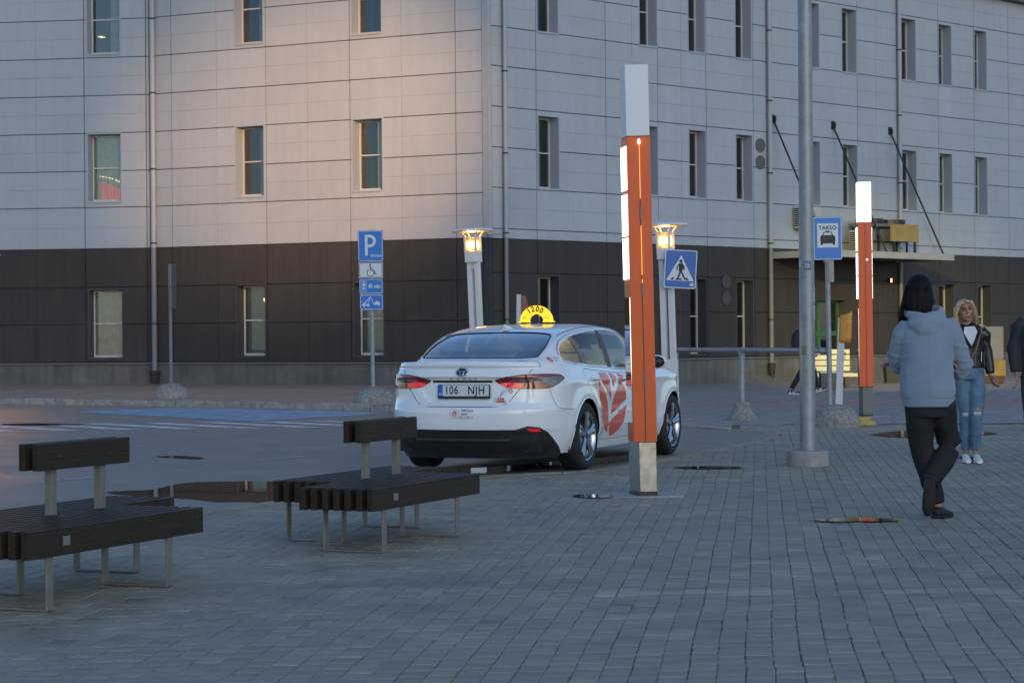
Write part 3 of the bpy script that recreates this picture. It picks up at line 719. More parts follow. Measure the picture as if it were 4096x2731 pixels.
# canopy hung on three rods
mb = MB(); CT0, CT1, CS = 10.98, 16.9, 2.08
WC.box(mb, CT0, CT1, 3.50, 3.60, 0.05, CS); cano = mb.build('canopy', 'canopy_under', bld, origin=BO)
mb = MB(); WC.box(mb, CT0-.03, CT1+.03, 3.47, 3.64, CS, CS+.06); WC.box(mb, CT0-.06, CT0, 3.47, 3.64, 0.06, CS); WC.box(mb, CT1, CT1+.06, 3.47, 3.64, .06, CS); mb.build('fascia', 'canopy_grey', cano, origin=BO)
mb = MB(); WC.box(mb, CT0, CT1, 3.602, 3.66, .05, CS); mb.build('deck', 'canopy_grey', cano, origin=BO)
for t in (11.12, 13.87, 16.67):
    mb = MB(); mb.tube([WC.p(t, 7.42, .05), WC.p(t+.02, 3.6, 1.95)], 0.028, 8); mb.build('tie_rod', 'black_metal', cano, origin=BO)
    mb = MB(); WC.box(mb, t-.07, t+.07, 7.32, 7.55, .04, .075); WC.box(mb, t-.02, t+.02, 7.33, 7.5, .07, .15); mb.build('rod_plate', 'black_metal', cano, origin=BO)
# round vents
for t, z, dk in ((10.53, 6.65, 0), (10.53, 6.17, 0), (9.0, 2.80, 1), (9.0, 2.34, 1)):
    mb = MB(); o = .045
    def ring(r, oo, n=20): return [WC.p(t+r*math.cos(2*math.pi*k/n), z+r*math.sin(2*math.pi*k/n), oo) for k in range(n)]
    a, b2, c2, d2 = ring(.20, o), ring(.20, o+.03), ring(.175, o+.03), ring(.175, o+.01); n = 20
    for p, q in ((a, b2), (b2, c2), (c2, d2)): mb.add(p+q, [(i, (i+1) % n, n+(i+1) % n, n+i) for i in range(n)])
    mb.add(d2, [tuple(range(n))]); v = mb.build('vent', 'reveal_dark' if dk else 'trim_grey', bld, smooth=30, origin=BO)
    mb = MB()
    for k in range(-6, 7):
        zz = z+k*.026; hw = math.sqrt(max(0, .175**2-(k*.026)**2))
        if hw > .03: WC.box(mb, t-hw, t+hw, zz-.005, zz+.005, o+.012, o+.03)
    mb.build('louvre', 'trim_grey' if dk else 'pipe_grey', v, origin=BO)
# little wall lamp under the canopy, small camera on the corner
mb = MB(); WC.box(mb, 16.5, 16.6, 2.86, 3.0, .04, .14); wl = mb.build('wall_lamp', 'black_metal', bld, origin=BO)
mb = MB(); WC.box(mb, 16.52, 16.58, 2.87, 2.99, .141, .16); emis('wall_lamp_glow', (1.0, .6, .2), .6); mb.build('bulb', 'wall_lamp_glow', wl, origin=BO)
mb = MB(); c = WA.p(-.05, 3.9, .06); mb.box((c[0]+.02, c[1]-.12, c[2]), (.1, .22, .1), rz=.3); mb.box((c[0]+.16, c[1]-.24, c[2]-.02), (.34, .09, .1), rz=-.3); mb.build('security_camera', 'pipe_light', bld, origin=BO, bevel=.01)

# plant on and above the canopy: things of their own
def ac_unit(t, z, o, label, w=.82, h=.62, d=.34, side=True):
    base = WC.p(t, z, o); r = thing('air_conditioner', label, 'air conditioner', base, group='air conditioners on the building')
    mb = MB(); WC.box(mb, t, t+w, z, z+h, o, o+d); mb.build('case', 'ac_cream', r, origin=base, bevel=.015)
    mb = MB()
    for k in range(9): WC.box(mb, t-.012, t-.002, z+.05+k*.06, z+.085+k*.06, o+.03, o+d-.03)
    mb.build('side_grille', 'black_metal', r, origin=base)
    mb = MB()
    cx, cz = t+w*.4, z+h*.5
    for rr in (.08, .14, .20, .25): mb.tube([WC.p(cx+rr*math.cos(a*math.pi/8), cz+rr*math.sin(a*math.pi/8), o+d+.01) for a in range(17)], .006, 4)
    mb.build('fan_grille', 'trim_grey', r, origin=base)
    mb = MB(); WC.box(mb, t+.1, t+.14, z-.06, z, .04, o+d-.03); WC.box(mb, t+w-.14, t+w-.1, z-.06, z, .04, o+d-.03); mb.build('bracket', 'trim_grey', r, origin=base)
ac_unit(11.95, 4.36, .10, 'cream air conditioner on the wall above the entrance canopy')
ac_unit(14.0, 3.72, .5, 'cream air conditioner standing on the canopy behind the taxi stop sign', h=.62)
base = WC.p(15.6, 3.66, 1.1); r = thing('yellow_board', 'yellow board on legs standing on the entrance canopy', 'board', base)
mb = MB(); WC.box(mb, 14.85, 16.15, 4.02, 4.52, 1.35, 1.42); mb.build('face', 'yellow_board', r, origin=base)
for t in (14.95, 15.98):
    mb = MB(); WC.box(mb, t, t+.07, 3.66, 4.02, 1.36, 1.41); mb.build('leg', 'black_metal', r, origin=base)
base = WC.p(15.2, 3.66, .6); r = thing('roof_fan_unit', 'dark fan unit with flat black covers on the canopy behind the yellow board', 'fan unit', base)
mb = MB(); WC.box(mb, 14.2, 16.2, 4.45, 4.55, .35, 1.1); mb.build('frame', 'trim_grey', r, origin=base)
mb = MB()
for t in (14.25, 14.7, 15.6, 16.1): WC.box(mb, t, t+.05, 3.66, 4.45, .4, .45); WC.box(mb, t, t+.05, 3.66, 4.45, 1.0, 1.05)
WC.box(mb, 14.25, 16.1, 4.0, 4.04, 1.0, 1.04); mb.build('stand', 'black_metal', r, origin=base)
mb = MB(); WC.box(mb, 14.5, 15.9, 3.7, 4.4, .5, .95); mb.build('case', 'pipe_grey', r, origin=base)
for t in (14.25, 15.3):
    mb = MB(); mb.cyl(WC.p(t+.42, 0, .75), .42, 4.56, 4.68, 16); mb.build('fan_cover', 'black_metal', r, origin=base)
# ---------------------------------------------------------------- street furniture and signs
def rrect(cx, cz, w, h, r, n=5):
    out = []
    for sx, sz, a0 in ((1, 1, 0), (-1, 1, 90), (-1, -1, 180), (1, -1, 270)):
        for k in range(n+1):
            a = R(a0+90*k/n); out.append((cx+sx*(w/2-r)+r*math.cos(a), cz+sz*(h/2-r)+r*math.sin(a)))
    return out
def flat(polys, y, thick=0.0015, mb=None):
    """upright print: polygons in (x, z) facing -y"""
    mb = mb or MB()
    for p in polys: mb.prism(p, 0, thick, f=lambda x, z, t: (x, y-t, z))
    return mb
def frame_poly(outer, inner):       # ring as strips
    n = len(outer); return [[outer[i], outer[(i+1) % n], inner[(i+1) % n], inner[i]] for i in range(n)]
def text_flat(txt, cx, cz, size, y, mb=None, sx=1.0, bold=0.0, rot=0.0, spacing=1.0):
    vs, fs = text_mesh(txt, size, sx, spacing, bold); mb = mb or MB(); ca, sa = math.cos(rot), math.sin(rot)
    mb.add([(cx+x*ca-z*sa, y, cz+x*sa+z*ca) for x, z in vs], fs); return mb
def circle(cx, cz, r, n=16, a0=0, a1=360): return [(cx+r*math.cos(R(a0+(a1-a0)*k/n)), cz+r*math.sin(R(a0+(a1-a0)*k/n))) for k in range(n if a1-a0 == 360 else n+1)]
def stroke(pts, w):
    out = []
    for a, b in zip(pts[:-1], pts[1:]):
        dx, dz = b[0]-a[0], b[1]-a[1]; L = math.hypot(dx, dz) or 1; nx, nz = -dz/L*w/2, dx/L*w/2; ex, ez = dx/L*w*.3, dz/L*w*.3
        out.append([(a[0]-ex+nx, a[1]-ez+nz), (a[0]-ex-nx, a[1]-ez-nz), (b[0]+ex-nx, b[1]+ez-nz), (b[0]+ex+nx, b[1]+ez+nz)])
    return out
def dome_base(root, c, rx, ry, h, seed, flare=False):
    mb = MB(); n, m = 28, 12
    def f(u, v):
        a = 2*math.pi*u; e = v*math.pi/2
        if flare:
            r = interp([(0, 1), (.12, .98), (.45, .6), (.62, .55), (.64, .52), (.9, .5), (1, 0.0)], v); z = h*interp([(0, 0), (.12, .06), (.45, .5), (.62, .62), (.64, .66), (.9, .97), (1, 1.0)], v)
        else: r = math.cos(e)**0.8; z = h*math.sin(e)**1.05
        k = 1+0.035*mnoise.noise(Vector((math.cos(a)*3, math.sin(a)*3, z*9+seed)))+0.012*mnoise.noise(Vector((math.cos(a)*14, math.sin(a)*14, z*40+seed)))
        return (c[0]+rx*r*k*math.cos(a), c[1]+ry*r*k*math.sin(a), c[2]+z*k-0.01*(v == 0))
    mb.grid(f, n, m); return mb.build('concrete_base', 'concrete_dome', root, smooth=60)

# --- mast with floodlights above the picture
MX, MY = 2.94, 21.25
mast = thing('street_mast', 'tall grey galvanised lamp mast standing on a round concrete footing', 'lamp mast', (MX, MY, 0))
mb = MB(); mb.tube([(0, 0, 0.05), (0, 0, 3), (0, 0, 11.2)], [.079, .074, .052], 24); mpole = mb.build('pole', 'galv', mast, smooth=60)
mb = MB(); mb.lathe([(0.0, .155), (.19, .155), (.205, .14), (.212, 0.0)], n=28); mb.build('footing', 'concrete_smooth', mast, smooth=40)
mb = MB(); mb.lathe([(.10, .156), (.10, .175), (.081, .18)], n=20); mb.build('collar', 'galv', mast)
mb = MB(); mb.tube([(-.9, 0, 11.1), (.9, 0, 11.1)], .035, 8); mb.build('crossarm', 'galv', mast)
mb = MB()
def on_pole(ang, z, rr=.0765): return (rr*math.sin(ang), -rr*math.cos(ang), z)
def sticker(a0, a1, z0, z1, m, name='sticker', rr=.0775):
    s = MB(); s.grid(lambda u, v: on_pole(a0+(a1-a0)*u, z0+(z1-z0)*v, rr), 5, 2); s.build(name, m, mpole)
mat('sticker_lilac', (.28, .30, .48), .5, var=.5, scale=40); mat('sticker_black', (.03, .03, .03), .5, var=.6, scale=60, col2=(.25, .25, .15)); mat('sticker_pale', (.5, .5, .55), .5, var=.2, scale=40)
zm_ = lambda y: 1.3+(770-y)*21.2/4900
sticker(-.55, .45, zm_(621), zm_(600), 'sticker_black'); 
s = MB(); s.grid(lambda u, v: on_pole(-.06+.40*v*math.cos(2*math.pi*u), zm_(610.5)+.031*v*math.sin(2*math.pi*u), .0785), 20, 3); s.build('sticker', 'sticker_lilac', mpole)
sticker(1.0, 1.4, zm_(656), zm_(675), 'sticker_pale'); sticker(.75, 1.15, zm_(706), zm_(675), 'sticker_pale') if False else None
sticker(.85, 1.3, zm_(693), zm_(672), 'sticker_pale'); sticker(.9, 1.35, zm_(735), zm_(702), 'sticker_pale')
sticker(-.95, -.25, zm_(815), zm_(793), 'sticker_black'); sticker(-1.35, -.95, zm_(615), zm_(598), 'sticker_pale')
def flood(x, tgt, col, power, ang, blend=1.0):
    src = Vector((MX+x, MY, 11.1)); d = (Vector(tgt)-src).normalized()
    M = d.to_track_quat('-Z', 'Y').to_matrix()
    mb = MB(); mb.box((0, 0, 0), (.34, .30, .10), M=M); mb.xf(lambda a, b, c: (a+x, b, c+11.1)); mb.build('floodlight', 'black_metal', mast)
    mb = MB(); off = d*0.055; mb.box((off.x, off.y, off.z), (.28, .24, .006), M=M); mb.xf(lambda a, b, c: (a+x, b, c+11.1)); mb.build('floodlight_glass', 'flood_glass', mast)
    L = bpy.data.lights.new('floodlight_beam', 'SPOT'); L.energy = power; L.color = col; L.spot_size = R(ang); L.spot_blend = blend; L.shadow_soft_size = .12
    o = bpy.data.objects.new('floodlight_beam', L); COL.objects.link(o); o.parent = mast; o.location = (x+d.x*.1, d.y*.1, 11.1+d.z*.1); o.rotation_euler = M.to_euler()
flood(-.6, WA.p(5.0, 6.5, 0), (1.0, .54, .23), 15000, 18)
flood(.75, WC.p(18.0, -.6, 0), (1.0, .74, .16), 15000, 17)

# --- orange information pillars
mat('pale_slab', (.30, .29, .27), .55, var=.2, scale=6)
def pillar(loc, H, cap0, org0, lit_cap, tilt, label, s=1.0):
    r = thing('info_pillar', label, 'pillar', loc, group='orange pillars of the taxi stop'); r.rotation_euler = (0, tilt, 0)
    sl = -.033 if not lit_cap else .018
    body = [(-.095*s, 0), (.095*s, 0), (.10*s, .25*s), ((-.095+sl)*s, .25*s)]
    cap = [(-.098*s, -.004), (.092*s, -.004), (.097*s, .25*s), ((-.093+sl)*s, .25*s)]
    base = [(-.052*s, .02), (.088*s, .02), (.09*s, .235*s), ((-.091+sl)*s, .235*s)]
    mb = MB(); mb.prism(base, .035, org0); mb.build('base', 'steel_brushed' if not lit_cap else 'base_grey', r, bevel=.004)
    mb = MB(); mb.prism([(x*1.03, y*1.03-.004) for x, y in base], 0, .036); mb.build('foot', 'black_metal', r)
    mb = MB(); mb.prism(body, org0, cap0); bd = mb.build('body', 'orange_coat', r, bevel=.004)
    mb = MB(); mb.prism(cap, cap0+.004, H); mb.build('cap', 'cap_lit' if lit_cap else 'cap_grey', r, bevel=.004)
    mb = MB(); mb.box((.004, -.003, (org0+cap0)/2), (.004, .008, cap0-org0)); mb.build('door_seam', 'black_metal', bd)
    # the left face: three lit panels, then polished steel
    fx = lambda k, z, o: (-.095*s+sl*s*k-.99*o, .25*s*k-.13*o, z)
    hz = (cap0-org0)/2.484
    Z = lambda z: org0+(z-.442)*hz
    for z0, z1 in ((2.495, 2.85), (2.123, 2.46), (1.77, 2.105)):
        mb = MB(); q = [(.07, z0), (.97, z0), (.97, z1), (.07, z1)]
        mb.add([fx(k, Z(z), o) for o in (.001, .009) for k, z in q], [(3, 2, 1, 0), (4, 5, 6, 7), (0, 1, 5, 4), (1, 2, 6, 5), (2, 3, 7, 6), (3, 0, 4, 7)]); mb.build('light_panel', 'panel_lit', bd)
        if lit_cap:
            mb = MB(); mb.box((.1015*s, .13*s, Z((z0+z1)/2)), (.006, .2*s, (z1-z0)*hz)); mb.build('light_panel', 'panel_lit', bd)
    mb = MB(); q = [(.03, .60), (.97, .60), (.97, 1.62), (.03, 1.62)]
    mb.add([fx(k, Z(z), o) for o in (.001, .006) for k, z in q], [(3, 2, 1, 0), (4, 5, 6, 7), (0, 1, 5, 4), (1, 2, 6, 5), (2, 3, 7, 6), (3, 0, 4, 7)]); mb.build('steel_plate', 'steel_mirror', bd)
    if not lit_cap:
        mb = MB()
        for z0, z1 in ((2.42, 2.86), (1.80, 2.20), (1.735, 1.765)): mb.box((.0045, -.0075, (z0+z1)/2), (.006, .006, z1-z0))
        mb.build('lit_seam', 'seam_lit', bd)
        mb = MB(); mb.tube([(.004, -.012, 2.86), (.004, -.012, 2.875), (.004, -.012, 2.905)], [.003, .010, .004], 10); mb.build('led', 'led_point', bd, smooth=60)
        for z in (2.31, 1.67, .95):
            mb = MB(); mb.box((.006, -.006, z), (.014, .012, .095)); mb.build('hinge', 'pipe_grey', bd, bevel=.002)
    else:
        mb = MB(); mb.ellipsoid((.03, -.006, 2.49), (.012, .006, .012), 10, 6); mb.build('led', 'led_point', bd)
        mb = MB(); mb.ellipsoid((.035, -.004, 1.1), (.014, .008, .014), 10, 6); mb.build('lock', 'orange_coat', bd)
    mb = MB(); mb.prism([(-.28*s, -.10), (.30*s, -.10), (.36*s, .42), (-.26*s, .42)], -.03, .0075); mb.build('ground_plate', 'pale_slab', r)
    return r
pillar((1.085, 17.34, 0), 3.51, 2.926, .442, False, R(-.9), 'nearer orange pillar with steel foot in front of the taxi', 1.0)
pillar((5.62, 33.82, 0), 3.72, 3.086, .479, True, R(-.3), 'farther orange pillar with glowing white cap right of the taxi stop sign', 1.16)

# --- bollard lamps along the street
def lamp(loc, tilt, rz, label, sign=False, scale=1.0, power=4):
    r = thing('street_lamp', label, 'street lamp', loc, group='white column lamps along the street'); r.rotation_euler = (0, tilt, rz); r.scale = (scale,)*3
    for x in (-.068, .068):
        mb = MB(); w = .078
        mb.prism([(x-w/2, -.05), (x-.006, -.05), (x-.006, -.044), (x+.006, -.044), (x+.006, -.05), (x+w/2, -.05), (x+w/2, .05), (x-w/2, .05)], 0.0, 2.62); mb.build('column', 'lamp_white', r)
    mb = MB(); mb.box((0, 0, 2.56), (.225, .225, .18)); mb.box((0, 0, 2.61), (.05, .05, .5)); mb.build('housing', 'lamp_white', r, bevel=.005)
    mb = MB(); mb.box((0, 0, .45), (.24, .13, .9)); mb.build('column_base', 'lamp_white', r, bevel=.005)
    for x, y in ((-.1, -.1), (.1, -.1), (.1, .1), (-.1, .1)):
        mb = MB(); mb.box((x, y, 2.77), (.03, .03, .26)); mb.build('corner_post', 'lamp_white', r)
    mb = MB(); mb.box((0, 0, 2.765), (.172, .172, .2)); mb.build('light_box', 'lamp_glow', r)
    mb = MB(); mb.box((0, 0, 2.895), (.23, .23, .02)); mb.build('light_box_lid', 'lamp_white', r)
    for a in range(4):
        ca, sa = math.cos(a*math.pi/2+math.pi/4), math.sin(a*math.pi/2+math.pi/4)
        mb = MB(); mb.tube([(.125*ca, .125*sa, 2.90), (.21*ca, .19*sa, 2.995)], .011, 6); mb.build('strut', 'lamp_white', r)
    mb = MB(); mb.lathe([(0.0, 2.995), (.33, 2.99), (.375, 3.0), (.375, 3.02), (.22, 3.05), (0.0, 3.06)], n=8); mb.build('reflector', 'lamp_disc', r)
    L = bpy.data.lights.new('lamp_light', 'POINT'); L.energy = power; L.color = (1.0, .40, .08); L.shadow_soft_size = .1
    o = bpy.data.objects.new('lamp_light', L); COL.objects.link(o); o.parent = r; o.location = (0, 0, 2.945)
    return r
lamp((-.555, 36.4, .12), R(-2.3), R(-24), 'lit white column lamp left of the taxi roof by the corner of the building')
lamp((2.50, 33.6, walk_z(2.5)), R(-1.6), R(-24), 'lit white column lamp carrying the pedestrian crossing sign', scale=1.0)
lamp((-11.2, 45.2, .12), 0, R(20), 'white column lamp at the far left of the street, outside the picture', power=120)

# --- pedestrian crossing sign fixed to the second lamp
r = thing('crossing_sign', 'blue square pedestrian crossing sign with a white triangle', 'road sign', (2.63, 33.42, 2.04)); r.rotation_euler = (0, R(3.5), R(-4))
S = .50
mb = MB(); mb.prism(rrect(0, .31, S, .60, .03), 0, .02, f=lambda x, z, t: (x, -t, z)); mb.build('plate', 'sign_white', r)
mb = flat([rrect(0, .31, S-.03, .57, .025)], -.0205); mb.build('blue_field', 'sign_deep', r)
mb = flat([[(-.215, .13), (.215, .13), (0, .53)]], -.0225); mb.build('triangle', 'sign_white', r)
P = [circle(0.0, .435, .026, 12)]
P += [[(-.03, .40), (.03, .405), (.045, .33), (.02, .27), (-.025, .28), (-.028, .34)]]
P += stroke([(-.02, .39), (-.055, .34), (-.05, .29)], .018)+stroke([(.025, .39), (.055, .34), (.05, .30)], .018)
P += stroke([(0.0, .28), (-.02, .21), (-.04, .15)], .026)+stroke([(.01, .28), (.04, .22), (.075, .16)], .026)+stroke([(-.04, .15), (-.065, .15)], .018)
P += [[(-.15, .138), (-.115, .138), (-.09, .175), (-.125, .175)], [(-.02, .138), (.02, .138), (.025, .165), (-.02, .165)], [(.10, .138), (.14, .138), (.115, .175), (.08, .175)]]
flat(P, -.0245).build('walking_figure', 'sign_black', r)
flat([circle(.185, .075, .032, 14)], -.0226).build('sticker', 'sticker_dim', r)
mb = MB(); mb.box((-.1, .04, .2), (.06, .07, .03)); mb.box((-.1, .04, .45), (.06, .07, .03)); mb.build('clamp', 'galv', r)

# --- TAKSO sign
r = thing('taxi_stop_sign', 'blue and white TAKSO sign on a grey pole in a concrete dome', 'road sign', (4.52, 30.35, 0)); r.rotation_euler = (0, R(-.6), 0)
dome_base(r, (.07, 0.0, -.005), .36, .40, .315, 3)
mb = MB(); mb.tube([(0, .0, .25), (0, 0, 2.95)], .037, 14); mb.build('pole', 'galv', r, smooth=60)
sc = 30.3/4900; z_ = lambda y: 1.3+(769.4-y)*sc
zc, hh, ww = (z_(498)+z_(597))/2, (z_(498)-z_(597)), 66*sc
mb = MB(); mb.prism(rrect(0, zc, ww, hh, .025), 0, .02, f=lambda x, z, t: (x, -.05-t, z)); pl = mb.build('plate', 'sign_blue', r)
o1, o2 = rrect(0, zc, ww-.012, hh-.012, .03), rrect(0, zc, ww-.03, hh-.03, .024)
flat(frame_poly(o1, o2), -.0705).build('border', 'sign_white', pl)
zw = (z_(513)+z_(569))/2; flat([rrect(0, zw, 48*sc, 55*sc, .006)], -.0705).build('white_field', 'sign_white', pl)
text_flat('TAKSO', 0, z_(524), .082, -.0735, sx=.93, bold=.002, spacing=1.05).build('lettering', 'sign_black', pl)
K = sc
car_p = [(-17, 0), (-17.5, -9), (-16.5, -13), (-16.5, -21), (-11.5, -21), (-11.5, -17.5), (11.5, -17.5), (11.5, -21), (16.5, -21), (16.5, -13), (17.5, -9), (17, 0), (12.5, 3), (9, 10.5), (4, 11.5), (3.5, 13.5), (-3.5, 13.5), (-4, 11.5), (-9, 10.5), (-12.5, 3)]
zc2 = z_(543); flat([[(x*K, zc2+z*K*.94) for x, z in car_p]], -.0735).build('taxi_pictogram', 'sign_black', pl)
flat([[(-10*K, zc2+3*K), (10*K, zc2+3*K), (7.4*K, zc2+8.4*K), (-7.4*K, zc2+8.4*K)]], -.0755).build('pictogram_window', 'sign_white', pl)
mb = MB(); mb.box((.045, -.045, z_(623)), (.075, .015, .31)); mb.box((-.005, 0, z_(600)), (.085, .09, .03)); mb.build('bracket', 'sign_back', r)

# --- railing between that sign and the second lamp
r = thing('railing', 'low grey tube railing on a concrete foot beside the taxi', 'railing', (3.54, 32.9, 0))
zr = 1.075; ends = ((4.49-3.54, 30.42-32.9), (2.70-3.54, 35.2-32.9))
mb = MB(); mb.tube([(ends[0][0], ends[0][1], zr), (0, 0, zr+.002), (ends[1][0], ends[1][1], zr)], .040, 14); mb.build('top_rail', 'galv', r, smooth=60)
mb = MB(); mb.tube([(0, 0, .2), (0, 0, zr-.01)], .046, 14); mb.tube([(-.0, 0, zr-.05), (0, 0, zr+.045)], .058, 14); mb.build('post', 'galv', r, smooth=60)
mb = MB(); mb.tube([(ends[1][0], ends[1][1], 0.05), (ends[1][0], ends[1][1], zr+.03)], .046, 14); mb.build('post', 'galv', r, smooth=60)
dome_base(r, (0, 0, -.005), .255, .255, .29, 8, flare=True)
mb = MB(); mb.tube([(ends[0][0]-.09, ends[0][1]+.02, zr), (ends[0][0]+.0, ends[0][1], zr)], .052, 14); mb.build('sleeve', 'galv', r, smooth=60)

# --- parking sign
r = thing('parking_sign', 'stack of blue and white parking signs on a grey pole in a rough concrete mound', 'road sign', (-2.555, 39.15, .12)); r.rotation_euler = (0, R(-.35), R(-6))
dome_base(r, (0.02, 0, -.01), .41, .40, .30, 21)
sc = 39.1/4900; z_ = lambda y: 1.18+(777.5-y)*sc
mb = MB(); mb.tube([(0, .0, .2), (0, 0, z_(528))], .038, 12); mb.build('pole', 'galv', r, smooth=60)
def plate(y0, y1, w, m, border, xo=0.0, name='panel', edge='sign_back'):
    za, zb = z_(y1), z_(y0); zc = (za+zb)/2; h = zb-za
    mb = MB(); mb.prism(rrect(xo, zc, w, h-.006, .006), 0, .022, f=lambda x, z, t: (x, -.045-t, z)); p = mb.build(name, [m], r)
    o1, o2 = rrect(xo, zc, w-.014, h-.02, .035), rrect(xo, zc, w-.034, h-.04, .028)
    flat(frame_poly(o1, o2), -.0672).build('border', border, p); return p, zc
w = 58*sc
p, zc = plate(529, 601, w, 'sign_blue', 'sign_white')
def letter_P(cx, cz, h, t, wd):
    x0 = cx-wd/2; R1 = h*.30; zt = cz+h/2; P = [[(x0, cz-h/2), (x0+t, cz-h/2), (x0+t, zt), (x0, zt)]]
    oc = (x0+wd-R1, zt-R1); ou = [(x0+t*.9, zt)]+circle(oc[0], oc[1], R1, 14, 90, -90)+[(x0+t*.9, zt-2*R1)]
    inn = [(x0+t*.9, zt-t)]+circle(oc[0], oc[1], R1-t, 14, 90, -90)+[(x0+t*.9, zt-2*R1+t)]
    return P+[[ou[i], ou[i+1], inn[i+1], inn[i]] for i in range(len(ou)-1)]
flat(letter_P(-.0, zc+.015, .385, .052, .205), -.0675).build('letter', 'sign_white', p)
mb = text_flat('2', .0, zc-.185, .05, -.069); mb = text_flat('RIIVALA', .105, zc-.18, .055, -.069, mb=mb, bold=.003); mb.build('small_print', 'sticker_dim', p)
p, zc = plate(602, 639, w*.96, 'sign_white', 'sign_black', name='panel')
Q = [circle(-.01, zc+.095, .017, 12)]+stroke([(-.012, zc+.08), (-.008, zc+.0), (.06, zc-.005), (.085, zc-.075)], .015)+stroke([(-.01, zc+.035), (.04, zc+.035)], .012)+stroke([(.085, zc-.075), (.11, zc-.068)], .014)
ar = circle(-.005, zc-.045, .066, 18, 125, 385); Q += stroke(ar, .012)
flat(Q, -.0675).build('wheelchair_symbol', 'sign_black', p)
p, zc = plate(640, 675, w*.94, 'sign_blue', 'sign_white', name='panel')
o1, o2 = rrect(-.13, zc, .085, .195, .004), rrect(-.13, zc, .071, .181, .003)
mb = flat(frame_poly(o1, o2), -.0675); flat([circle(-.13, zc+.03, .028, 12), [(-.14, zc+.06), (-.12, zc+.06), (-.12, zc+.09), (-.14, zc+.09)]], -.0675, mb=mb); text_flat('P', -.13, zc-.045, .09, -.069, mb=mb, bold=.003)
text_flat('45 min', .06, zc, .105, -.069, mb=mb, sx=.78, bold=.003); mb.build('lettering', 'sign_white', p)
p, zc = plate(676, 712, w*.92, 'sign_blue', 'sign_white', xo=.005, name='panel')
Q = stroke([(-.13, zc-.02), (-.01, zc+.1)], .016)+stroke([(-.07, zc-.05), (-.01, zc+.1), (.04, zc-.02), (.06, zc-.03)], .01)
Q += [[(-.165, zc-.06), (-.03, zc-.06), (-.03, zc-.035), (-.10, zc-.035), (-.11, zc-.01), (-.15, zc-.01), (-.165, zc-.035)], circle(-.135, zc-.068, .018, 10), circle(-.055, zc-.068, .018, 10)]
Q += [[(.04, zc-.03), (.06, zc-.05), (.165, zc-.045), (.168, zc-.02), (.15, zc-.005), (.125, zc+.02), (.085, zc+.02), (.065, zc-.01)], circle(.14, zc-.055, .016, 10)]
flat(Q, -.0675).build('tow_truck_symbol', 'sign_white', p)

# --- sign on a dome seen edge-on at the left
r = thing('edge_on_sign', 'narrow grey sign seen edge-on on a pole in a smooth concrete dome', 'road sign', (-6.98, 43.65, .12)); r.rotation_euler = (0, R(-.5), R(86))
dome_base(r, (0, 0, -.01), .40, .37, .31, 33)
sc = 43.6/4900; z_ = lambda y: 1.18+(781-y)*sc
mb = MB(); mb.tube([(0, 0, .25), (0, 0, z_(606))], .034, 12); mb.build('pole', 'pipe_grey', r, smooth=60)
for i, (a, b) in enumerate(((606, 660), (661, 708))):
    mb = MB(); mb.prism(rrect(0, (z_(a)+z_(b))/2, .46-.03*i, z_(a)-z_(b), .02), 0, .03, f=lambda x, z, t: (x, -.045-t, z)); mb.build('panel', 'sign_back', r)

# --- white delineator posts with orange bent plates
def flag_post(loc, h, w, tilt, label, plate=True, rz=0.0, ph=.34, pw=.13, redback=False):
    r = thing('marker_post', label, 'post', loc, group='white marker posts with orange plates'); r.rotation_euler = (0, tilt, rz)
    mb = MB(); mb.box((0, 0, h/2), (w, .035, h)); mb.build('post', 'post_white', r, bevel=.006)
    mb = MB()
    if redback:
        mb.grid(lambda u, v: (w/2+.005+pw*u*(1-.55*v*v), .02+.05*u, h-.78*v if False else h-.02-.72*(1-v)), 6, 8); mb.build('bent_plate', 'flag_red', r, smooth=180)
        for x in (-.09, .20):
            mb = MB(); mb.box((x, -.0, h-.72), (.10, .02, .24)); mb.build('reflector', 'flag_orange', r)
    else:
        mb.grid(lambda u, v: (-w*.3+pw*u, -.03-.05*math.sin(u*2.2), h-ph*.9+ph*v+.10*u*u*(v-.15)), 8, 6); o = mb.build('bent_plate', 'flag_orange', r, smooth=180)
        m_ = o.modifiers.new('t', 'SOLIDIFY'); m_.thickness = .006
    return r
mat('flag_red', (.20, .07, .05), .5, var=.25, scale=6)
flag_post((px_ground(1946, 935)[0], px_ground(1946, 935)[1]+1.0, 0), 1.62, .13, R(2.4), 'white marker post with a bent orange plate behind the concrete dome', pw=.22, ph=.5)
flag_post((.08, 35.6, .10), 1.92, .075, R(1.2), 'white marker post with a dark red curved plate behind the taxi roof', redback=True, pw=.16)

# --- yellow wedge lying by the dome
r = MB(); r.prism([(0, 0), (.34, -.02), (.36, .10), (.02, .16)], 0, .07); r.prism([(.02, .03), (.26, .02), (.28, .08), (.03, .12)], .07, .12); c = px_ground(1966, 979)
w_ = r.build('yellow_wedge', 'yellow_block', bevel=.015); w_.location = (c[0]-.02, c[1]+.25, 0); tag(w_, 'small yellow block lying on the paving beside the concrete dome', 'block')

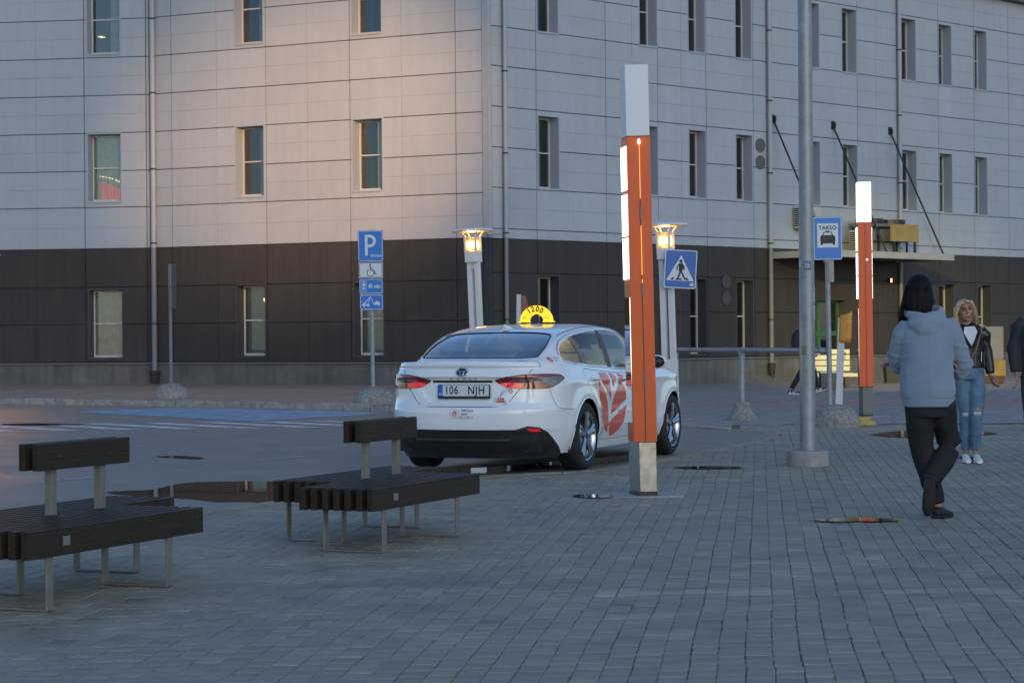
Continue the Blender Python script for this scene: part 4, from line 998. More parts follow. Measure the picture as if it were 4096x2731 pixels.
# --- two dark benches of heavy slats
def bench(loc, ang, label):
    r = thing('bench', label, 'bench', loc, -ang, group='dark slatted benches on the plaza'); rb = random.Random(int(loc[1]*10))
    # local: y along the bench, x to its right side; origin at the near right leg
    def module(x1, y0, y1, n, legs):
        for k in range(n):
            x = x1-.019-.077*k; mb = MB(); dy = rb.uniform(-.004, .004)
            mb.box((x, (y0+y1)/2+dy, .333), (.040, y1-y0, .135)); mb.build('slat', 'bench_wood', r, bevel=.004)
        for y in legs:
            xl, xr = x1-.03, x1-.03-.40
            mb = MB(); w, t = .055, .011
            for x in (xl, xr): mb.box((x, y, .14), (t, w, .27))
            mb.box(((xl+xr)/2, y, .0055+.002), (abs(xl-xr)-t, w, t)); mb.box(((xl+xr)/2, y, .259), (abs(xl-xr)-t, w, t)); mb.build('leg_frame', 'bench_steel', r, bevel=.003)
    module(.03, -.21, 1.37, 7, (0.0, 1.07)); module(-.515, .30, 1.95, 6, (.52, 1.60))
    for y in (.69, 1.14):
        mb = MB(); mb.box((-.475, y, .53), (.045, .045, .40)); mb.build('back_post', 'bench_steel', r, bevel=.003)
    for x in (-.475-.042, -.475+.042):
        mb = MB(); mb.box((x, .92, .705), (.038, .84, .138)); mb.build('back_board', 'bench_wood', r, bevel=.004)
    mb = MB()
    for y in (.69, 1.14): mb.ellipsoid((-.475+.062, y, .70), (.004, .012, .012), 8, 5)
    for y in (0.02, .82, 1.3): mb.ellipsoid((.031, y, .345), (.003, .009, .009), 8, 5)
    mb.build('bolt', 'black_metal', r)
    mb = MB(); mb.box((.0315, .10, .335), (.004, .06, .045)); mb.build('maker_plate', 'bench_steel', r)
    return r
bench((-.785, 12.95, 0), R(23), 'dark slatted double bench near the taxi, free in front of the rear bumper')
bench((-2.235, 10.26, 0), R(23.0), 'dark slatted double bench cut by the left edge of the picture')

# --- cream bench, bin and planters far right
c = px_ground(1945, 893); r = thing('cream_bench', 'cream painted slatted bench standing before the dark wall', 'bench', (c[0], c[1]+1.2, 0), R(-4)); K = c[1]/4900
c2 = c[1]+1.0; sc = c2/4900; z_ = lambda y: 1.3+(769.8-y)*sc; L0, L1 = (1862-1945)*sc, (2016-1945)*sc; LB = (1972-1945)*sc
for k in range(4):
    za, zb = z_(803+13*k), z_(814+13*k); mb = MB(); mb.box(((L0+LB)/2, .25-.02*k+.06, (za+zb)/2), (LB-L0, .03, za-zb)); mb.build('back_slat', 'cream_paint', r, bevel=.008)
for k in range(4):
    mb = MB(); mb.box(((L0+L1)/2-(0 if k == 0 else .2), -.22+.13*k, z_(862)+.01*k), (L1-L0-(0 if k == 0 else .4), .11, .09 if k == 0 else .045)); mb.build('seat_slat', 'cream_paint', r, bevel=.02)
for x in (L0+.25, LB-.12):
    mb = MB(); mb.box((x, 0, z_(862)*.5-.01), (.09, .5, z_(862)-.05)); mb.box((x, .30, (z_(803)+z_(862))/2-.05), (.06, .05, z_(803)-z_(862)-.05)); mb.build('leg', 'planter_wood', r)
c = px_ground(1885, 893); r = thing('litter_bin', 'dark blue litter bin with a pale bag rim beside the cream bench', 'bin', (c[0], c[1]-1.2, 0)); s_ = c[1]/4900
mb = MB(); mb.prism([(-.19, -.19), (.19, -.19), (.19, .19), (-.19, .19)], 0, .42); mb.build('bin_body', 'bin_blue', r, bevel=.01)
mb = MB(); mb.box((0, 0, .425), (.41, .41, .05)); mb.build('bag_rim', 'bin_bag', r, bevel=.015)
def planter(px, py, w, h, label, m, flowers=True, glow=False):
    c = px_ground(px, py); r = thing('planter', label, 'planter', (c[0], c[1]+w/2, 0)); rr = random.Random(px)
    mb = MB(); mb.prism([(-w*.46, -w*.46), (w*.46, -w*.46), (w*.46, w*.46), (-w*.46, w*.46)], 0, .02); 
    mb.hexa([(-w*.42, -w*.42, 0), (w*.42, -w*.42, 0), (w*.42, w*.42, 0), (-w*.42, w*.42, 0), (-w/2, -w/2, h), (w/2, -w/2, h), (w/2, w/2, h), (-w/2, w/2, h)]); mb.build('tub', m, r, bevel=.01)
    if flowers:
        for nm, mt, n, xo, sp in (('foliage', 'leaf_grey', 170, .08, .25), ('flowers', 'flower_violet', 110, -.16, .16)):
            mb = MB()
            for _ in range(n):
                a, e = rr.uniform(0, 6.28), rr.uniform(.1, 1.4); q = sp*rr.uniform(.4, 1.15); x, y, z = xo+q*math.cos(a)*math.cos(e), q*math.sin(a)*math.cos(e), h-.03+q*math.sin(e)*.9
                d = Vector((rr.gauss(0, 1), rr.gauss(0, 1), rr.gauss(0, 1))).normalized()*.045; f = Vector((rr.gauss(0, 1), rr.gauss(0, 1), rr.gauss(0, 1))).normalized()*.025
                mb.add([(x-d.x, y-d.y, z-d.z), (x+f.x, y+f.y, z+f.z), (x+d.x, y+d.y, z+d.z), (x-f.x, y-f.y, z-f.z)], [(0, 1, 2, 3)])
            kind(mb.build(nm, mt, r), 'stuff')
    return r
planter(2056, 879, .50, .45, 'dark planter with violet flowers and grey leaves behind the hooded woman', 'planter_dark')
planter(2285, 881, .55, .20, 'low brown planter tub between the blonde woman and the man', 'planter_wood', flowers=False)
c = px_ground(2300, 872); r = thing('cabinet', 'grey service cabinet on a yellow base at the right edge behind the man', 'cabinet', (c[0]+.4, c[1]+4.0, 0))
mb = MB(); mb.box((0, 0, 1.02), (1.1, .4, 1.0)); mb.build('case', 'pipe_grey', r, bevel=.02)
mb = MB(); mb.box((0, 0, .26), (1.2, .45, .52)); mat('ochre_base', (.26, .18, .05), .7, var=.2, scale=4); mb.build('base', 'ochre_base', r)
mb = MB(); mb.box((-.12, -.205, 1.02), (.012, .012, .96)); mb.build('door_gap', 'black_metal', r)
# ---------------------------------------------------------------- the taxi: surface functions (x right, y forward, z up, origin under the rear axle)
CYR, CYF, CWD = -1.08, 3.80, 0.905
CAR_LOC, CAR_ANG = (-0.116, 21.23, 0.0), R(21.5)
def _plan():
    pts = []
    e, b = 2.6, .75
    for k in range(61):
        a = R(90*k/60); pts.append((CWD*math.sin(a)**(2/e), CYR+b*(1-max(0, math.cos(a))**(2/e))))
    y0, y1 = CYR+b, CYF-1.0
    for k in range(1, 60): pts.append((CWD, y0+(y1-y0)*k/60))
    e, b = 2.3, 1.0
    for k in range(61):
        a = R(90*(60-k)/60); pts.append((CWD*math.sin(a)**(2/e), CYF-b*(1-max(0, math.cos(a))**(2/e))))
    pts = np.array(pts); d = np.r_[0, np.cumsum(np.hypot(*np.diff(pts, axis=0).T))]; return pts, d
_PP, _PU = _plan(); CU = float(_PU[-1])
def plan(u):
    a = min(abs(u), CU); x = float(np.interp(a, _PU, _PP[:, 0])); y = float(np.interp(a, _PU, _PP[:, 1])); return (x if u >= 0 else -x), y
def uY(Y): return float(np.interp(Y, _PP[:, 1], _PU))
ztop = hermite([(-1.08, 1.075), (-.8, 1.065), (-.4, 1.045), (0, 1.02), (.5, .985), (1.2, .955), (2.0, .945), (2.45, .955), (2.8, .91), (3.3, .80), (3.6, .68), (3.8, .60)])
_sx = hermite([(.15, .90), (.22, .935), (.32, .965), (.45, .988), (.60, 1.0), (.75, 1.002), (.85, 1.0), (.92, .985), (.98, .962), (1.04, .935), (1.09, .90)])
_rin = hermite([(.15, .17), (.22, .12), (.30, .06), (.405, .028), (.425, .008), (.5, 0), (.60, .0), (.632, .006), (.66, .032), (.70, .052), (.75, .058), (.88, .062), (.93, .05), (.965, .062), (1.005, .082), (1.04, .066), (1.075, .078)])
_fin = hermite([(.15, .12), (.3, .03), (.45, 0), (.6, .05), (.7, .12)])
def _bump(x, c, s): return math.exp(-((x-c)/s)**2)
def body(u, z):
    x, y = plan(u); s = _sx(z); side = smoothstep(-.75, -.2, y)*(1-smoothstep(2.9, 3.5, y))
    off = 0.010*_bump(z, .875, .045)-.012*_bump(z, .73, .09)*smoothstep(.2, .5, y)*(1-smoothstep(1.9, 2.2, y))+.010*_bump(z, .40, .07)
    for yc in (0.0, 2.825): off += .020*_bump(math.hypot(y-yc, z-.335), .40, .10)*smoothstep(.2, .4, z)
    x = x*s+math.copysign(off*side, u) if u else 0.0
    wr = max(0, 1-(y-CYR)/.95)**1.2; wf = max(0, 1-(CYF-y)/1.0)**1.2
    yy = y+_rin(z)*wr-_fin(z)*wf
    # shallow number plate recess in the boot lid
    hw = interp([(.66, .28), (.90, .50)], z); rec = smoothstep(hw+.05, hw, abs(u))*smoothstep(.665, .70, z)*(1-smoothstep(.895, .915, z)) if abs(u) < 1 else 0
    yy += .028*rec
    return (x, yy, z)
def nrm(fn, a, b, e=2e-3):
    p = Vector(fn(a+e, b))-Vector(fn(a-e, b)); q = Vector(fn(a, b+e))-Vector(fn(a, b-e)); return p.cross(q).normalized()
# greenhouse
_xb = hermite([(-.70, .66), (-.45, .73), (-.2, .775), (.2, .805), (.8, .825), (1.5, .82), (2.1, .79), (2.5, .70)])
_zc = hermite([(-.70, 1.075), (-.62, 1.10), (-.4, 1.195), (-.1, 1.305), (.1, 1.358), (.4, 1.408), (.8, 1.438), (1.1, 1.445), (1.5, 1.43), (1.85, 1.36), (2.2, 1.17), (2.5, .97)])
_fx = hermite([(0, 1), (.2, .955), (.4, .888), (.5, .84), (.57, .79), (.65, .70), (.78, .47), (1.0, 0)])
_fz = hermite([(0, 0), (.2, .30), (.4, .64), (.5, .80), (.57, .89), (.65, .945), (.78, .983), (1.0, 1.0)])
def zbelt(Y): return ztop(Y)-.012
def house(Y, q):
    """q in [-1, 1]: -1 left belt, 0 roof centre, 1 right belt"""
    s = 1-abs(q); xb = _xb(Y); zb = zbelt(Y); h = max(.004, _zc(Y)-zb)
    return (math.copysign(xb*_fx(s), q) if q else 0.0, Y, zb+h*_fz(s))
_S = np.linspace(0, 1, 201); _FX = np.array([_fx(s) for s in _S]); _FZ = np.array([_fz(s) for s in _S])
def q_z(Y, z):
    f = (z-zbelt(Y))/max(.004, _zc(Y)-zbelt(Y)); return 1-float(np.interp(f, _FZ, _S))
def q_x(Y, x):
    f = abs(x)/_xb(Y); s = float(np.interp(f, _FX[::-1], _S[::-1])); return math.copysign(1-s, x)
# ---------------------------------------------------------------- the taxi: parts
mat('car_white', (.80, .81, .81), .22, coat=1.0, spec=.5, var=.012, scale=3, rvar=.03)
mat('car_black', (.018, .019, .020), .45, var=.2, scale=8)
mat('car_gap', (.012, .012, .013), .8)
mat('tyre', (.014, .014, .015), .75, bump=.25, bscale=80, var=.25, scale=12)
mat('alloy', (.55, .56, .57), .24, metal=1.0, var=.08, scale=9)
mat('alloy_dark', (.10, .10, .10), .35, metal=.8)
mat('brake', (.16, .15, .14), .5, metal=.8)
mat('chrome', (.75, .76, .77), .08, metal=1.0)
mat('lens_dark', (.20, .008, .010), .08, coat=1.0)
mat('lens_red', (.45, .010, .008), .10, coat=1.0, emit=(1, .02, .01), estr=.09)
mat('lens_clear', (.17, .15, .15), .15, metal=.25, coat=.6, var=.5, scale=30)
mat('decal_red', (.68, .085, .025), .3, coat=.6)
mat('decal_white', (.75, .75, .75), .4)
mat('decal_grey', (.10, .10, .12), .4)
mat('plate_white', (.62, .66, .66), .35)
mat('plate_blue', (.02, .11, .50), .35)
mat('badge_blue', (.006, .012, .05), .1, coat=1.0)
mat('seat_dark', (.03, .03, .032), .8)
mat('headliner', (.42, .40, .36), .9)
mat('notice_yellow', (.75, .62, .12), .5, var=.25, scale=18, col2=(.62, .52, .18))
glass('car_glass', (.66, .68, .64), .02, .01, .8)
glass('car_glass_rear', (.20, .23, .23), .26, .02)
emis('taxi_yellow', (1.0, .66, .02), .20)
emis('dome_lamp', (1.0, .8, .45), 1.0)

car = thing('taxi', 'white taxi saloon with red leaf logo and lit yellow roof sign', 'taxi', CAR_LOC, -CAR_ANG)
def fit(name, outer, holes, fn, step, m, parent=car, off=0.0, flip=False, conv=None, smooth=True):
    V, T = patch2d(outer, holes, step)
    if conv: V = [conv(*v) for v in V]
    return fit_mesh(name, V, T, fn, m, parent, off, flip)
def fit_mesh(name, V, T, fn, m, parent, off=0.0, flip=False):
    vs = []; ns = []
    for a, b in V:
        p = Vector(fn(a, b)); n = nrm(fn, a, b)
        if flip: n = -n
        vs.append(tuple(p+n*off)); ns.append(n)
    fs = [tuple(reversed(t)) if flip else tuple(t) for t in T]
    mb = MB(); mb.add(vs, fs); o = mb.build(name, m, parent, smooth=180); o.data.normals_split_custom_set_from_vertices([tuple(n) for n in ns]); return o
def shrink(poly, d):
    n = len(poly); out = []
    ar = sum(poly[i][0]*poly[(i+1) % n][1]-poly[(i+1) % n][0]*poly[i][1] for i in range(n)); sg = 1 if ar > 0 else -1
    for i in range(n):
        a, b, c = poly[i-1], poly[i], poly[(i+1) % n]
        def nn(p, q):
            dx, dy = q[0]-p[0], q[1]-p[1]; L = math.hypot(dx, dy) or 1; return (-dy/L*sg, dx/L*sg)
        n1, n2 = nn(a, b), nn(b, c); mx, my = n1[0]+n2[0], n1[1]+n2[1]; L2 = mx*mx+my*my
        k = 2*d/max(L2, .6); out.append((b[0]+mx*k, b[1]+my*k))
    return out
def rnd(poly, k=5, r=.3):
    """round the corners of a polygon"""
    out = []; n = len(poly)
    for i in range(n):
        a, b, c = poly[i-1], poly[i], poly[(i+1) % n]
        p = (b[0]+(a[0]-b[0])*r, b[1]+(a[1]-b[1])*r); q = (b[0]+(c[0]-b[0])*r, b[1]+(c[1]-b[1])*r)
        for j in range(k+1):
            t = j/k; out.append(((1-t)**2*p[0]+2*t*(1-t)*b[0]+t*t*q[0], (1-t)**2*p[1]+2*t*(1-t)*b[1]+t*t*q[1]))
    return out
mir = lambda poly: [(-a, b) for a, b in reversed(poly)]
# outlines in (arc, height)
ZB = .19; AR = .372; AZ = .335
def arch(Yc):
    u0 = uY(Yc); a0 = math.asin((ZB-AZ)/AR); return [(u0+AR*math.cos(math.pi-a0-(math.pi-2*a0)*k/26), AZ+AR*math.sin(math.pi-a0-(math.pi-2*a0)*k/26)) for k in range(27)]
black_top = [(0, .428), (.56, .430), (.62, .447), (.675, .463), (.80, .450), (.88, .41), (.96, .345), (1.06, .262), (1.13, ZB)]
bottom_r = black_top+arch(0.0)+arch(2.825)+[(CU, ZB)]
top_r = [(u, ztop(plan(u)[1])) for u in np.linspace(CU, 0, 120)]
right = bottom_r+top_r[:-1]
outer = [p for p in bottom_r]+[p for p in top_r]+[(-a, b) for a, b in reversed(top_r[:-1])]+[(-a, b) for a, b in reversed(bottom_r)][:-1]
ut = lambda Y: uY(Y)
door_r = [(ut(1.00), .27), (ut(.985), .55), (ut(.95), ztop(.95)-.024), (ut(.5), ztop(.5)-.024), (ut(.05), ztop(.05)-.024), (ut(-.04), .965), (1.685, .90), (1.745, .80), (1.85, .73), (1.975, .66), (2.045, .56), (2.075, .46), (2.085, .35), (2.115, .27)]
door_f = [(ut(1.03), .27), (ut(2.03), .27), (ut(2.07), .6), (ut(2.03), .85), (ut(2.0), ztop(2.0)-.024), (ut(1.5), ztop(1.5)-.024), (ut(.98), ztop(.98)-.024), (ut(1.015), .55)]
lid = [(0, .648), (.36, .65), (.43, .667), (.485, .71), (.53, .76), (.585, .825), (.65, .90), (.69, .953), (.70, 1.0), (.69, 1.045), (.4, 1.060), (0, 1.060)]
lid_full = lid+[(-a, b) for a, b in reversed(lid[1:-1])]
tail = rnd([(.325, .893), (.45, .930), (.60, .950), (.85, .957), (1.07, .950), (1.135, .912), (1.00, .853), (.885, .812), (.60, .813), (.44, .826), (.36, .868)], 3, .25)
flap_l = rnd([(-ut(.35), .80), (-ut(.35), .92), (-ut(.20), .92), (-ut(.20), .80)], 3, .2)
holes = [door_r, mir(door_r), door_f, mir(door_f), tail, mir(tail)]
lid_h = [p for p in lid_full]
# lid and lamps overlap: the lid outline is cut as a groove line instead, see below
body_o = fit('body', outer, holes, body, .032, 'car_white')
for p in (door_r, mir(door_r), door_f, mir(door_f)):
    d = fit('door', shrink(p, .0045), [], body, .05, 'car_white'); s = 1 if p[0][0] > 0 else -1
    hy = .20 if p in (door_r,) or abs(p[0][0]) == door_r[0][0] else 1.18
    is_rear = min(abs(q[0]) for q in p) < 1.8
    hu = ut(.22 if is_rear else 1.16); hz = .888 if is_rear else .872
    pts = [Vector(body(s*(hu+k*.05), hz-.004*k)) for k in range(-2, 3)]; o_ = [.006, .040, .046, .040, .006]
    mb = MB(); mb.tube([(p_.x+s*q, p_.y, p_.z) for p_, q in zip(pts, o_)], [(.011, .016)]*5, 10); mb.build('door_handle', 'car_white', d, smooth=60)
    mb = MB(); mb.ellipsoid(tuple(pts[2]+Vector((s*.001, 0, 0))), (.006, .05, .022), 12, 8); mb.build('handle_cup', 'decal_grey', d, smooth=180)
# dark backing just inside the skin so that the gaps read dark
V, T = patch2d(right, [], .06); fit_mesh('inner_skin', V, T, body, 'car_gap', car, -.03)
V, T = patch2d(mir(right), [], .06); fit_mesh('inner_skin', V, T, body, 'car_gap', car, -.03)
# boot lid: shut line as a narrow sunk strip, the lid itself a shallow raised skin
def line_strip(pts, fn, w, m, name, parent, off=.0012, n=4):
    P = catmull(pts, n); mb = MB(); L = []; Rr = []
    for i, (a, b) in enumerate(P):
        a0, b0 = P[max(0, i-1)]; a1, b1 = P[min(len(P)-1, i+1)]; dx, dy = a1-a0, b1-b0; q = math.hypot(dx, dy) or 1; nx, ny = -dy/q*w/2, dx/q*w/2
        nn = nrm(fn, a, b); L.append(tuple(Vector(fn(a+nx, b+ny))+nn*off)); Rr.append(tuple(Vector(fn(a-nx, b-ny))+nn*off))
    k = len(P); mb.add(L+Rr, [(i, k+i, k+i+1, i+1) for i in range(k-1)]); return mb.build(name, m, parent, smooth=180)
lid_low = [(.585, .818), (.53, .755), (.485, .70), (.43, .662), (.36, .648), (.18, .6465), (0, .646), (-.18, .6465), (-.36, .648), (-.43, .662), (-.485, .70), (-.53, .755), (-.585, .818)]
line_strip(lid_low, body, .006, 'car_gap', 'boot_shut_line', body_o)
for s in (1, -1):
    line_strip([(s*.69, .956), (s*.715, .985), (s*.77, 1.005), (s*.825, 1.02), (s*.835, 1.045), (s*.83, 1.062)], body, .006, 'car_gap', 'boot_shut_line', body_o)
    line_strip([(s*.884, .808), (s*.92, .735), (s*.975, .665), (s*1.06, .622), (s*1.33, .610)], body, .004, 'car_gap', 'bumper_seam', body_o)
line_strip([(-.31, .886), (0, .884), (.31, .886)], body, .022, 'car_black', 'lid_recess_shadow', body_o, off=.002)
line_strip([(-.44, .922), (-.2, .924), (0, .9245), (.2, .924), (.44, .922)], body, .004, 'decal_grey', 'lid_crease', body_o, off=.0008)

# tail lamps: dark red housing with a lit-red lower bar and a clear middle piece
for s in (1, -1):
    P = tail if s > 0 else mir(tail)
    lamp_o = fit('tail_lamp', shrink(P, .003), [], body, .025, 'lens_dark', off=.006)
    red = [(.375, .868), (.50, .875), (.60, .868), (.62, .818), (.50, .824), (.42, .834)]
    red2 = [(.63, .866), (.75, .858), (.83, .826), (.86, .819), (.64, .819)]
    clear = [(.47, .902), (.56, .908), (.64, .910), (.64, .884), (.58, .882), (.50, .888)]
    clear2 = [(.66, .912), (.83, .918), (1.0, .935), (1.10, .918), (1.02, .872), (.93, .840), (.86, .862), (.80, .878), (.66, .885)]
    top = [(.40, .905), (.60, .938), (.85, .946), (1.0, .944), (.85, .926), (.62, .920)]
    for q, mt, nm, off in ((red, 'lens_red', 'brake_light', .009), (red2, 'lens_dark', 'brake_light', .009), (clear, 'lens_clear', 'reverse_light', .009), (clear2, 'lens_clear', 'reverse_light', .009), (top, 'lens_dark', 'lamp_top', .008)):
        q = rnd(q, 3, .2); fit(nm, q if s > 0 else mir(q), [], body, .025, mt, parent=lamp_o, off=off)
    line_strip([(s*.655, .95), (s*.65, .89), (s*.60, .815)], body, .005, 'car_gap', 'lamp_gap', lamp_o, off=.010)
# black lower bumper, reflectors, underside
lowp = [(a, b-.003) for a, b in black_top]+[(1.13, .15), (0, .15)]
lowf = lowp[:-1]+[(-a, b) for a, b in reversed(lowp[1:-1])]
low = fit('lower_bumper', lowf, [], body, .05, 'car_black', off=-.004)
mb = MB(); mb.grid(lambda u, v: (lambda q: (q[0], q[1]-.006-.012*math.sin(v*math.pi), q[2]))(body(-.5+1.0*u, .30+.045*v)), 20, 4); mb.build('diffuser_rib', 'car_black', low, smooth=180)
for s in (1, -1):
    q = rnd([(.655, .442), (.795, .436), (.812, .413), (.715, .412)], 3, .2); fit('reflector', q if s > 0 else mir(q), [], body, .03, 'lens_red', parent=low, off=.004)
mb = MB()
mb.box((0, 1.3, .26), (1.45, 4.3, .10)); mb.box((0, 0, .28), (1.1, .12, .1)); mb.build('underbody', 'car_gap', car)
mb = MB(); mb.box((0, 1.4, .55), (1.40, 3.9, .5)); mb.build('floor_pan', 'car_gap', car)
# deck: boot top, bonnet
def deck(u, v):
    a = CU*u*.9995+.0005; x, y, z = body(a, ztop(plan(a)[1])); yc = y; t = -1+2*v
    cr = .016+.05*smoothstep(2.2, 3.2, y); return (t*x, y, z+cr*(1-t*t)*min(1, abs(x)/.5))
mb = MB(); us = sorted(set(list(np.linspace(0, .14, 26))+list(np.linspace(.14, .33, 30))+list(np.linspace(.33, 1, 60))))
vs = [deck(u, j/20) for u in us for j in range(21)]; fs = []
for i in range(len(us)-1):
    for j in range(20):
        a = i*21+j; fs.append((a, a+1, a+22, a+21))
mb.add(vs, fs); mb.build('deck_panel', 'car_white', car, smooth=180)
# greenhouse shell with window holes
def conv_side(s): return lambda Y, z: (Y, s*q_z(Y, z))
def dens(poly, step): return resample(poly, step)
zf = lambda Y, f: zbelt(Y)+(_zc(Y)-zbelt(Y))*f
glass_q = [(-.20, 1.075), (-.235, 1.12), (-.20, 1.175), (-.10, 1.235), (.09, 1.285), (.20, 1.04), (.02, 1.043)]
glass_r = [(.215, 1.035), (.105, 1.29), (.30, 1.325), (.60, 1.352), (.86, 1.366), (.93, 1.00), (.5, 1.018)]
glass_f = [(1.03, .99), (.955, 1.368), (1.25, 1.372), (1.55, 1.345), (1.80, 1.265), (2.00, 1.15), (2.14, 1.035), (2.16, .985), (1.6, .978)]
def side_poly(P, s, step=.04):
    out = [(Y, s*q_z(Y, z)) for Y, z in dens(P, step)]; return out if s > 0 else out
rear_g = rnd([(-.615, -.60), (-.615, .60), (-.30, .60), (.035, .535), (.07, .3), (.07, -.3), (.035, -.535), (-.30, -.60)], 4, .25)
wind_g = rnd([(1.62, -.54), (1.60, 0), (1.62, .54), (2.40, .62), (2.42, 0), (2.40, -.62)], 4, .2)
def top_poly(P): return [(Y, q_x(Y, x)) for Y, x in resample(P, .05)]
Ys0, Ys1 = -.69, 2.49
outer_h = [(Y, -1) for Y in np.linspace(Ys0, Ys1, 60)]+[(Ys1, q) for q in np.linspace(-1, 1, 40)[1:-1]]+[(Y, 1) for Y in np.linspace(Ys1, Ys0, 60)]+[(Ys0, q) for q in np.linspace(1, -1, 40)[1:-1]]
hh = [top_poly(rear_g), top_poly(wind_g)]; sides = []
for s in (1, -1):
    for g_ in (glass_q, glass_r, glass_f):
        p = side_poly(rnd(g_, 4, .18), s); sides.append((p, s)); hh.append(p)
house_n = lambda a, b: house(a, b)
fit('roof', outer_h, hh, house_n, .04, 'car_white', flip=True)
fit('rear_window', top_poly(rear_g), [], house_n, .05, 'car_glass_rear', off=-.002, flip=True)
fit('windscreen', top_poly(wind_g), [], house_n, .06, 'car_glass', off=-.002, flip=True)
for p, s in sides: fit('side_window', p, [], house_n, .05, 'car_glass', off=-.004, flip=True)
# black frame strip around the side windows and across the pillars
for s in (1, -1):
    dlo = [(-.22, 1.06), (-.265, 1.12), (-.22, 1.19), (-.10, 1.255), (.10, 1.312), (.30, 1.346), (.60, 1.372), (.90, 1.386), (1.25, 1.390), (1.56, 1.362), (1.82, 1.28), (2.02, 1.165), (2.17, 1.04), (2.20, .972), (1.6, .965), (.95, .985), (.5, 1.004), (.1, 1.024), (-.22, 1.06)]
    P = [Vector(house(Y, s*q_z(Y, z))) for Y, z in catmull(dlo, 4)]; mb = MB(); mb.tube([tuple(p+Vector((s*.003, 0, .001))) for p in P], .0065, 6); mb.build('window_trim', 'chrome', car, smooth=180)
    for A, B, wd in (((.935, .985), (.905, 1.368), .075), ((1.005, .98), (.945, 1.37), .05), ((.205, 1.035), (.10, 1.29), .022)):
        pts = [(A[0]+(B[0]-A[0])*k/8, A[1]+(B[1]-A[1])*k/8) for k in range(9)]; mb = MB(); L = []; Q = []
        for Y, z in pts:
            for dd, lst in ((-wd/2, L), (wd/2, Q)):
                v = Vector(house(Y+dd, s*q_z(Y, z))); lst.append((v.x+s*.003, v.y, v.z))
        k = 9; mb.add(L+Q, [((i, i+1, k+i+1, k+i) if s > 0 else (i, k+i, k+i+1, i+1)) for i in range(k-1)]); mb.build('pillar_cover', 'car_black', car)
# rear glass: black ceramic edge and high brake light
line = [(Y, q_x(Y, x)) for Y, x in rear_g+[rear_g[0]]]
P = [Vector(house(*q)) for q in line]; mb = MB(); mb.tube([tuple(p) for p in P], .008, 6); mb.build('glass_seal', 'car_black', car, smooth=180)
# roof seams
for s in (1, -1):
    mb = MB(); mb.tube([(house(Y, s*.385)[0], Y, house(Y, s*.385)[2]+.0005) for Y in np.linspace(.02, 1.55, 24)], .004, 6); mb.build('roof_seam', 'car_gap', car)
# shark fin
mb = MB(); zc0 = _zc(.22)
mb.add([(-.03, .12, zc0-.012), (.03, .12, zc0-.012), (.022, .34, zc0+.014), (-.022, .34, zc0+.014), (-.004, .10, zc0+.052), (.004, .10, zc0+.052), (.006, .30, zc0+.02), (-.006, .30, zc0+.02)], [(0, 1, 5, 4), (1, 2, 6, 5), (2, 3, 7, 6), (3, 0, 4, 7), (4, 5, 6, 7)]); mb.build('aerial_fin', 'car_white', car, bevel=.006)
# mirrors
for s in (1, -1):
    mb = MB(); mb.ellipsoid((s*1.0, 1.98, 1.03), (.11, .075, .075), 16, 10); m_ = mb.build('mirror', 'car_white', car, smooth=180)
    mb = MB(); mb.ellipsoid((s*1.0, 1.955, 1.03), (.10, .065, .066), 16, 10); mb.build('mirror_glass', 'car_black', m_, smooth=180)
    mb = MB(); mb.tube([(s*.85, 2.0, .97), (s*.93, 1.99, .99)], .025, 8); mb.build('mirror_arm', 'car_black', m_)
# front end, seen only from elsewhere
hl = rnd([(CU-.95, .56), (CU-.50, .58), (CU-.50, .66), (CU-1.05, .73)], 3, .2)
for s in (1, -1): fit('headlamp', hl if s > 0 else mir(hl), [], body, .04, 'lens_clear', off=.006)
gr = [(CU-.62, .26), (CU-.002, .26), (CU-.002, .50), (CU-.55, .50)]
for s in (1, -1): fit('grille', gr if s > 0 else mir(gr), [], body, .06, 'car_black', off=.006)

